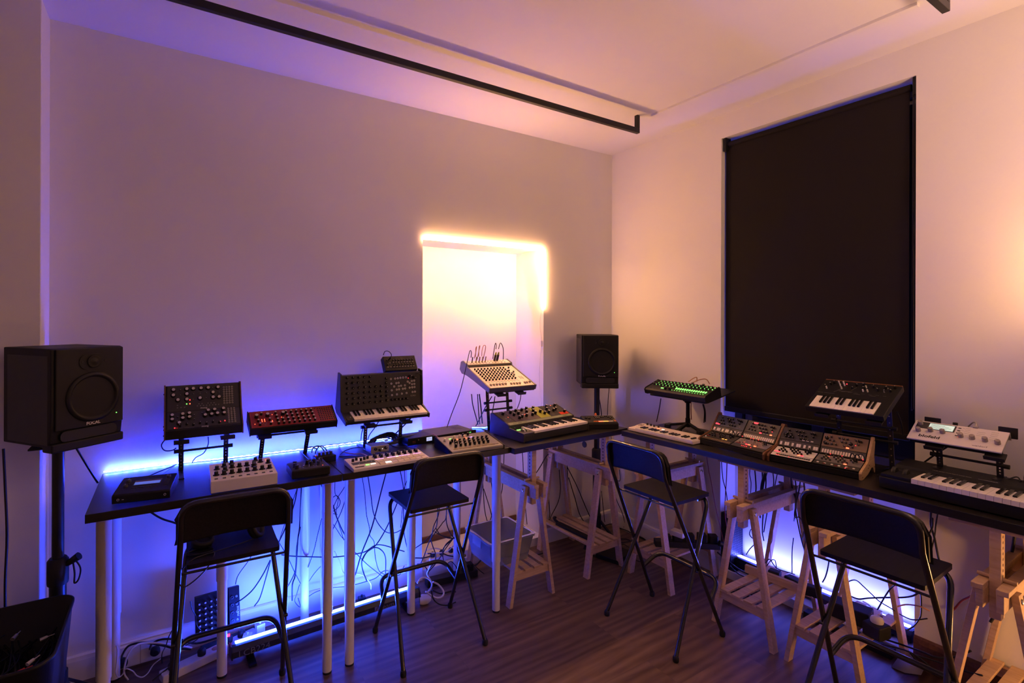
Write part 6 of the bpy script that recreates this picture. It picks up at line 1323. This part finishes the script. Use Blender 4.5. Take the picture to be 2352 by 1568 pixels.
for lab, p, s, rz in (('black plug-in adapter by the batten, left one', (3.045, 1.60, .215), (.05, .06, .055), .2), ('black plug-in adapter by the batten, middle one', (3.06, 1.50, .215), (.05, .09, .05), -.2), ('black plug-in adapter by the batten, right one', (3.045, 1.40, .215), (.05, .09, .055), .3), ('big black power brick on the shelf of the second recess trestle', (2.985, 1.19, .2105), (.10, .17, .075), .15), ('smaller black power brick in front of the big one on the trestle shelf', (2.93, 1.06, .2105), (.085, .08, .065), -.2)):
    one('power_adapter', MB().box((-s[0]/2, -s[1]/2, 0), (s[0]/2, s[1]/2, s[2])), 'rubber', lab, 'adapter', 'black adapters by the window recess', bev=.006, loc=p, rz=rz)
one('plug', MB().lathe([(.026, 0), (.028, .012), (.024, .022), (.01, .03)], 16), 'white', 'white round plug sitting on the smaller black power brick', 'plug', loc=(2.935, 1.06, .277))
t = thing('power_strip', 'black power strip with a red switch along the foot of the window recess', 'power strip', (3.16, 1.50, .0), math.radians(-90))
part('body', MB().box((0, 0, 0), (.42, .06, .045)), 'rubber', t, bev=.004); part('switch', MB().box((.08, .018, .045), (.105, .042, .052)), 'led_r', t)
cb = MB(); random.seed(8)
for k in range(5):
    cx, cy = 3.02+random.uniform(-.03, .03), 1.83+random.uniform(-.05, .05); R = random.uniform(.06, .11)
    pts = [(cx+R*math.cos(j*PI/9)*.8, cy+R*1.3*math.sin(j*PI/9), .008+.006*(k % 4)+.001*math.sin(j)) for j in range(18)]
    cb.tube(pts, .0045, 6, closed=True)
one('cable_coil', cb, 'cblk', 'loops of thick black cable on the floor between the recess and the trestle', 'cable')
one('plastic_bag', MB().add([(0, 0, 0), (.10, .02, .01), (.12, .03, .06), (.03, .02, .075), (.05, -.03, .03), (.09, -.02, .05)], [(0, 1, 4), (1, 5, 4), (1, 2, 5), (2, 3, 5), (3, 4, 5), (3, 0, 4), (0, 3, 2, 1)], 0, True), 'foil', 'crumpled clear bag on the table beside the white desktop module', 'bag', loc=(3.06, 1.02, TZ), rz=-1.6)
one('plastic_bag', MB().add([(0, 0, 0), (.10, .02, .0), (.13, .03, .04), (.03, .02, .055), (.05, -.05, .02), (.11, -.04, .03)], [(0, 1, 4), (1, 5, 4), (1, 2, 5), (2, 3, 5), (3, 4, 5), (3, 0, 4), (0, 3, 2, 1)], 0, True), 'foil', 'crumpled pale plastic bag on the floor at the right end of the recess', 'bag', loc=(3.10, 1.06, 0), rz=-1.2)
for lab, p, a, s in (('folded pale blue-lit plastic bag hanging under the table edge at the recess', (3.12, 2.085, .885), 0, .07), ('frosted paper tag taped to the wall under the second table', (.80, 3.046, .70), 0, .05)):
    one('hanging_tag', MB().box((-s/2, -.003, -s*.6), (s/2, .003, s*.6)), 'foil', lab, 'tag', bev=.001, loc=p, rz=a)
# cables, small stuff behind the racks
one('cable_coil', MB().tube(spline([(3.10, 1.80, .99), (3.12, 1.72, 1.03), (3.14, 1.62, 1.05), (3.15, 1.52, 1.03), (3.13, 1.47, 1.0), (3.10, 1.55, .995), (3.10, 1.68, 1.0), (3.13, 1.75, 1.045), (3.16, 1.62, 1.07), (3.14, 1.50, 1.04), (3.10, 1.45, .99)], 6), .004, 6), 'cblk', 'bundle of black leads heaped on the table behind the left synth rack', 'cable')

# ------------------------------------------------------------ all remaining leads, as measured curves
for r, mt, lab, grp, pts in CABLES:
    o = one('cable', MB().tube(spline(pts, 5), r, 6), mt, lab, 'cable', grp)
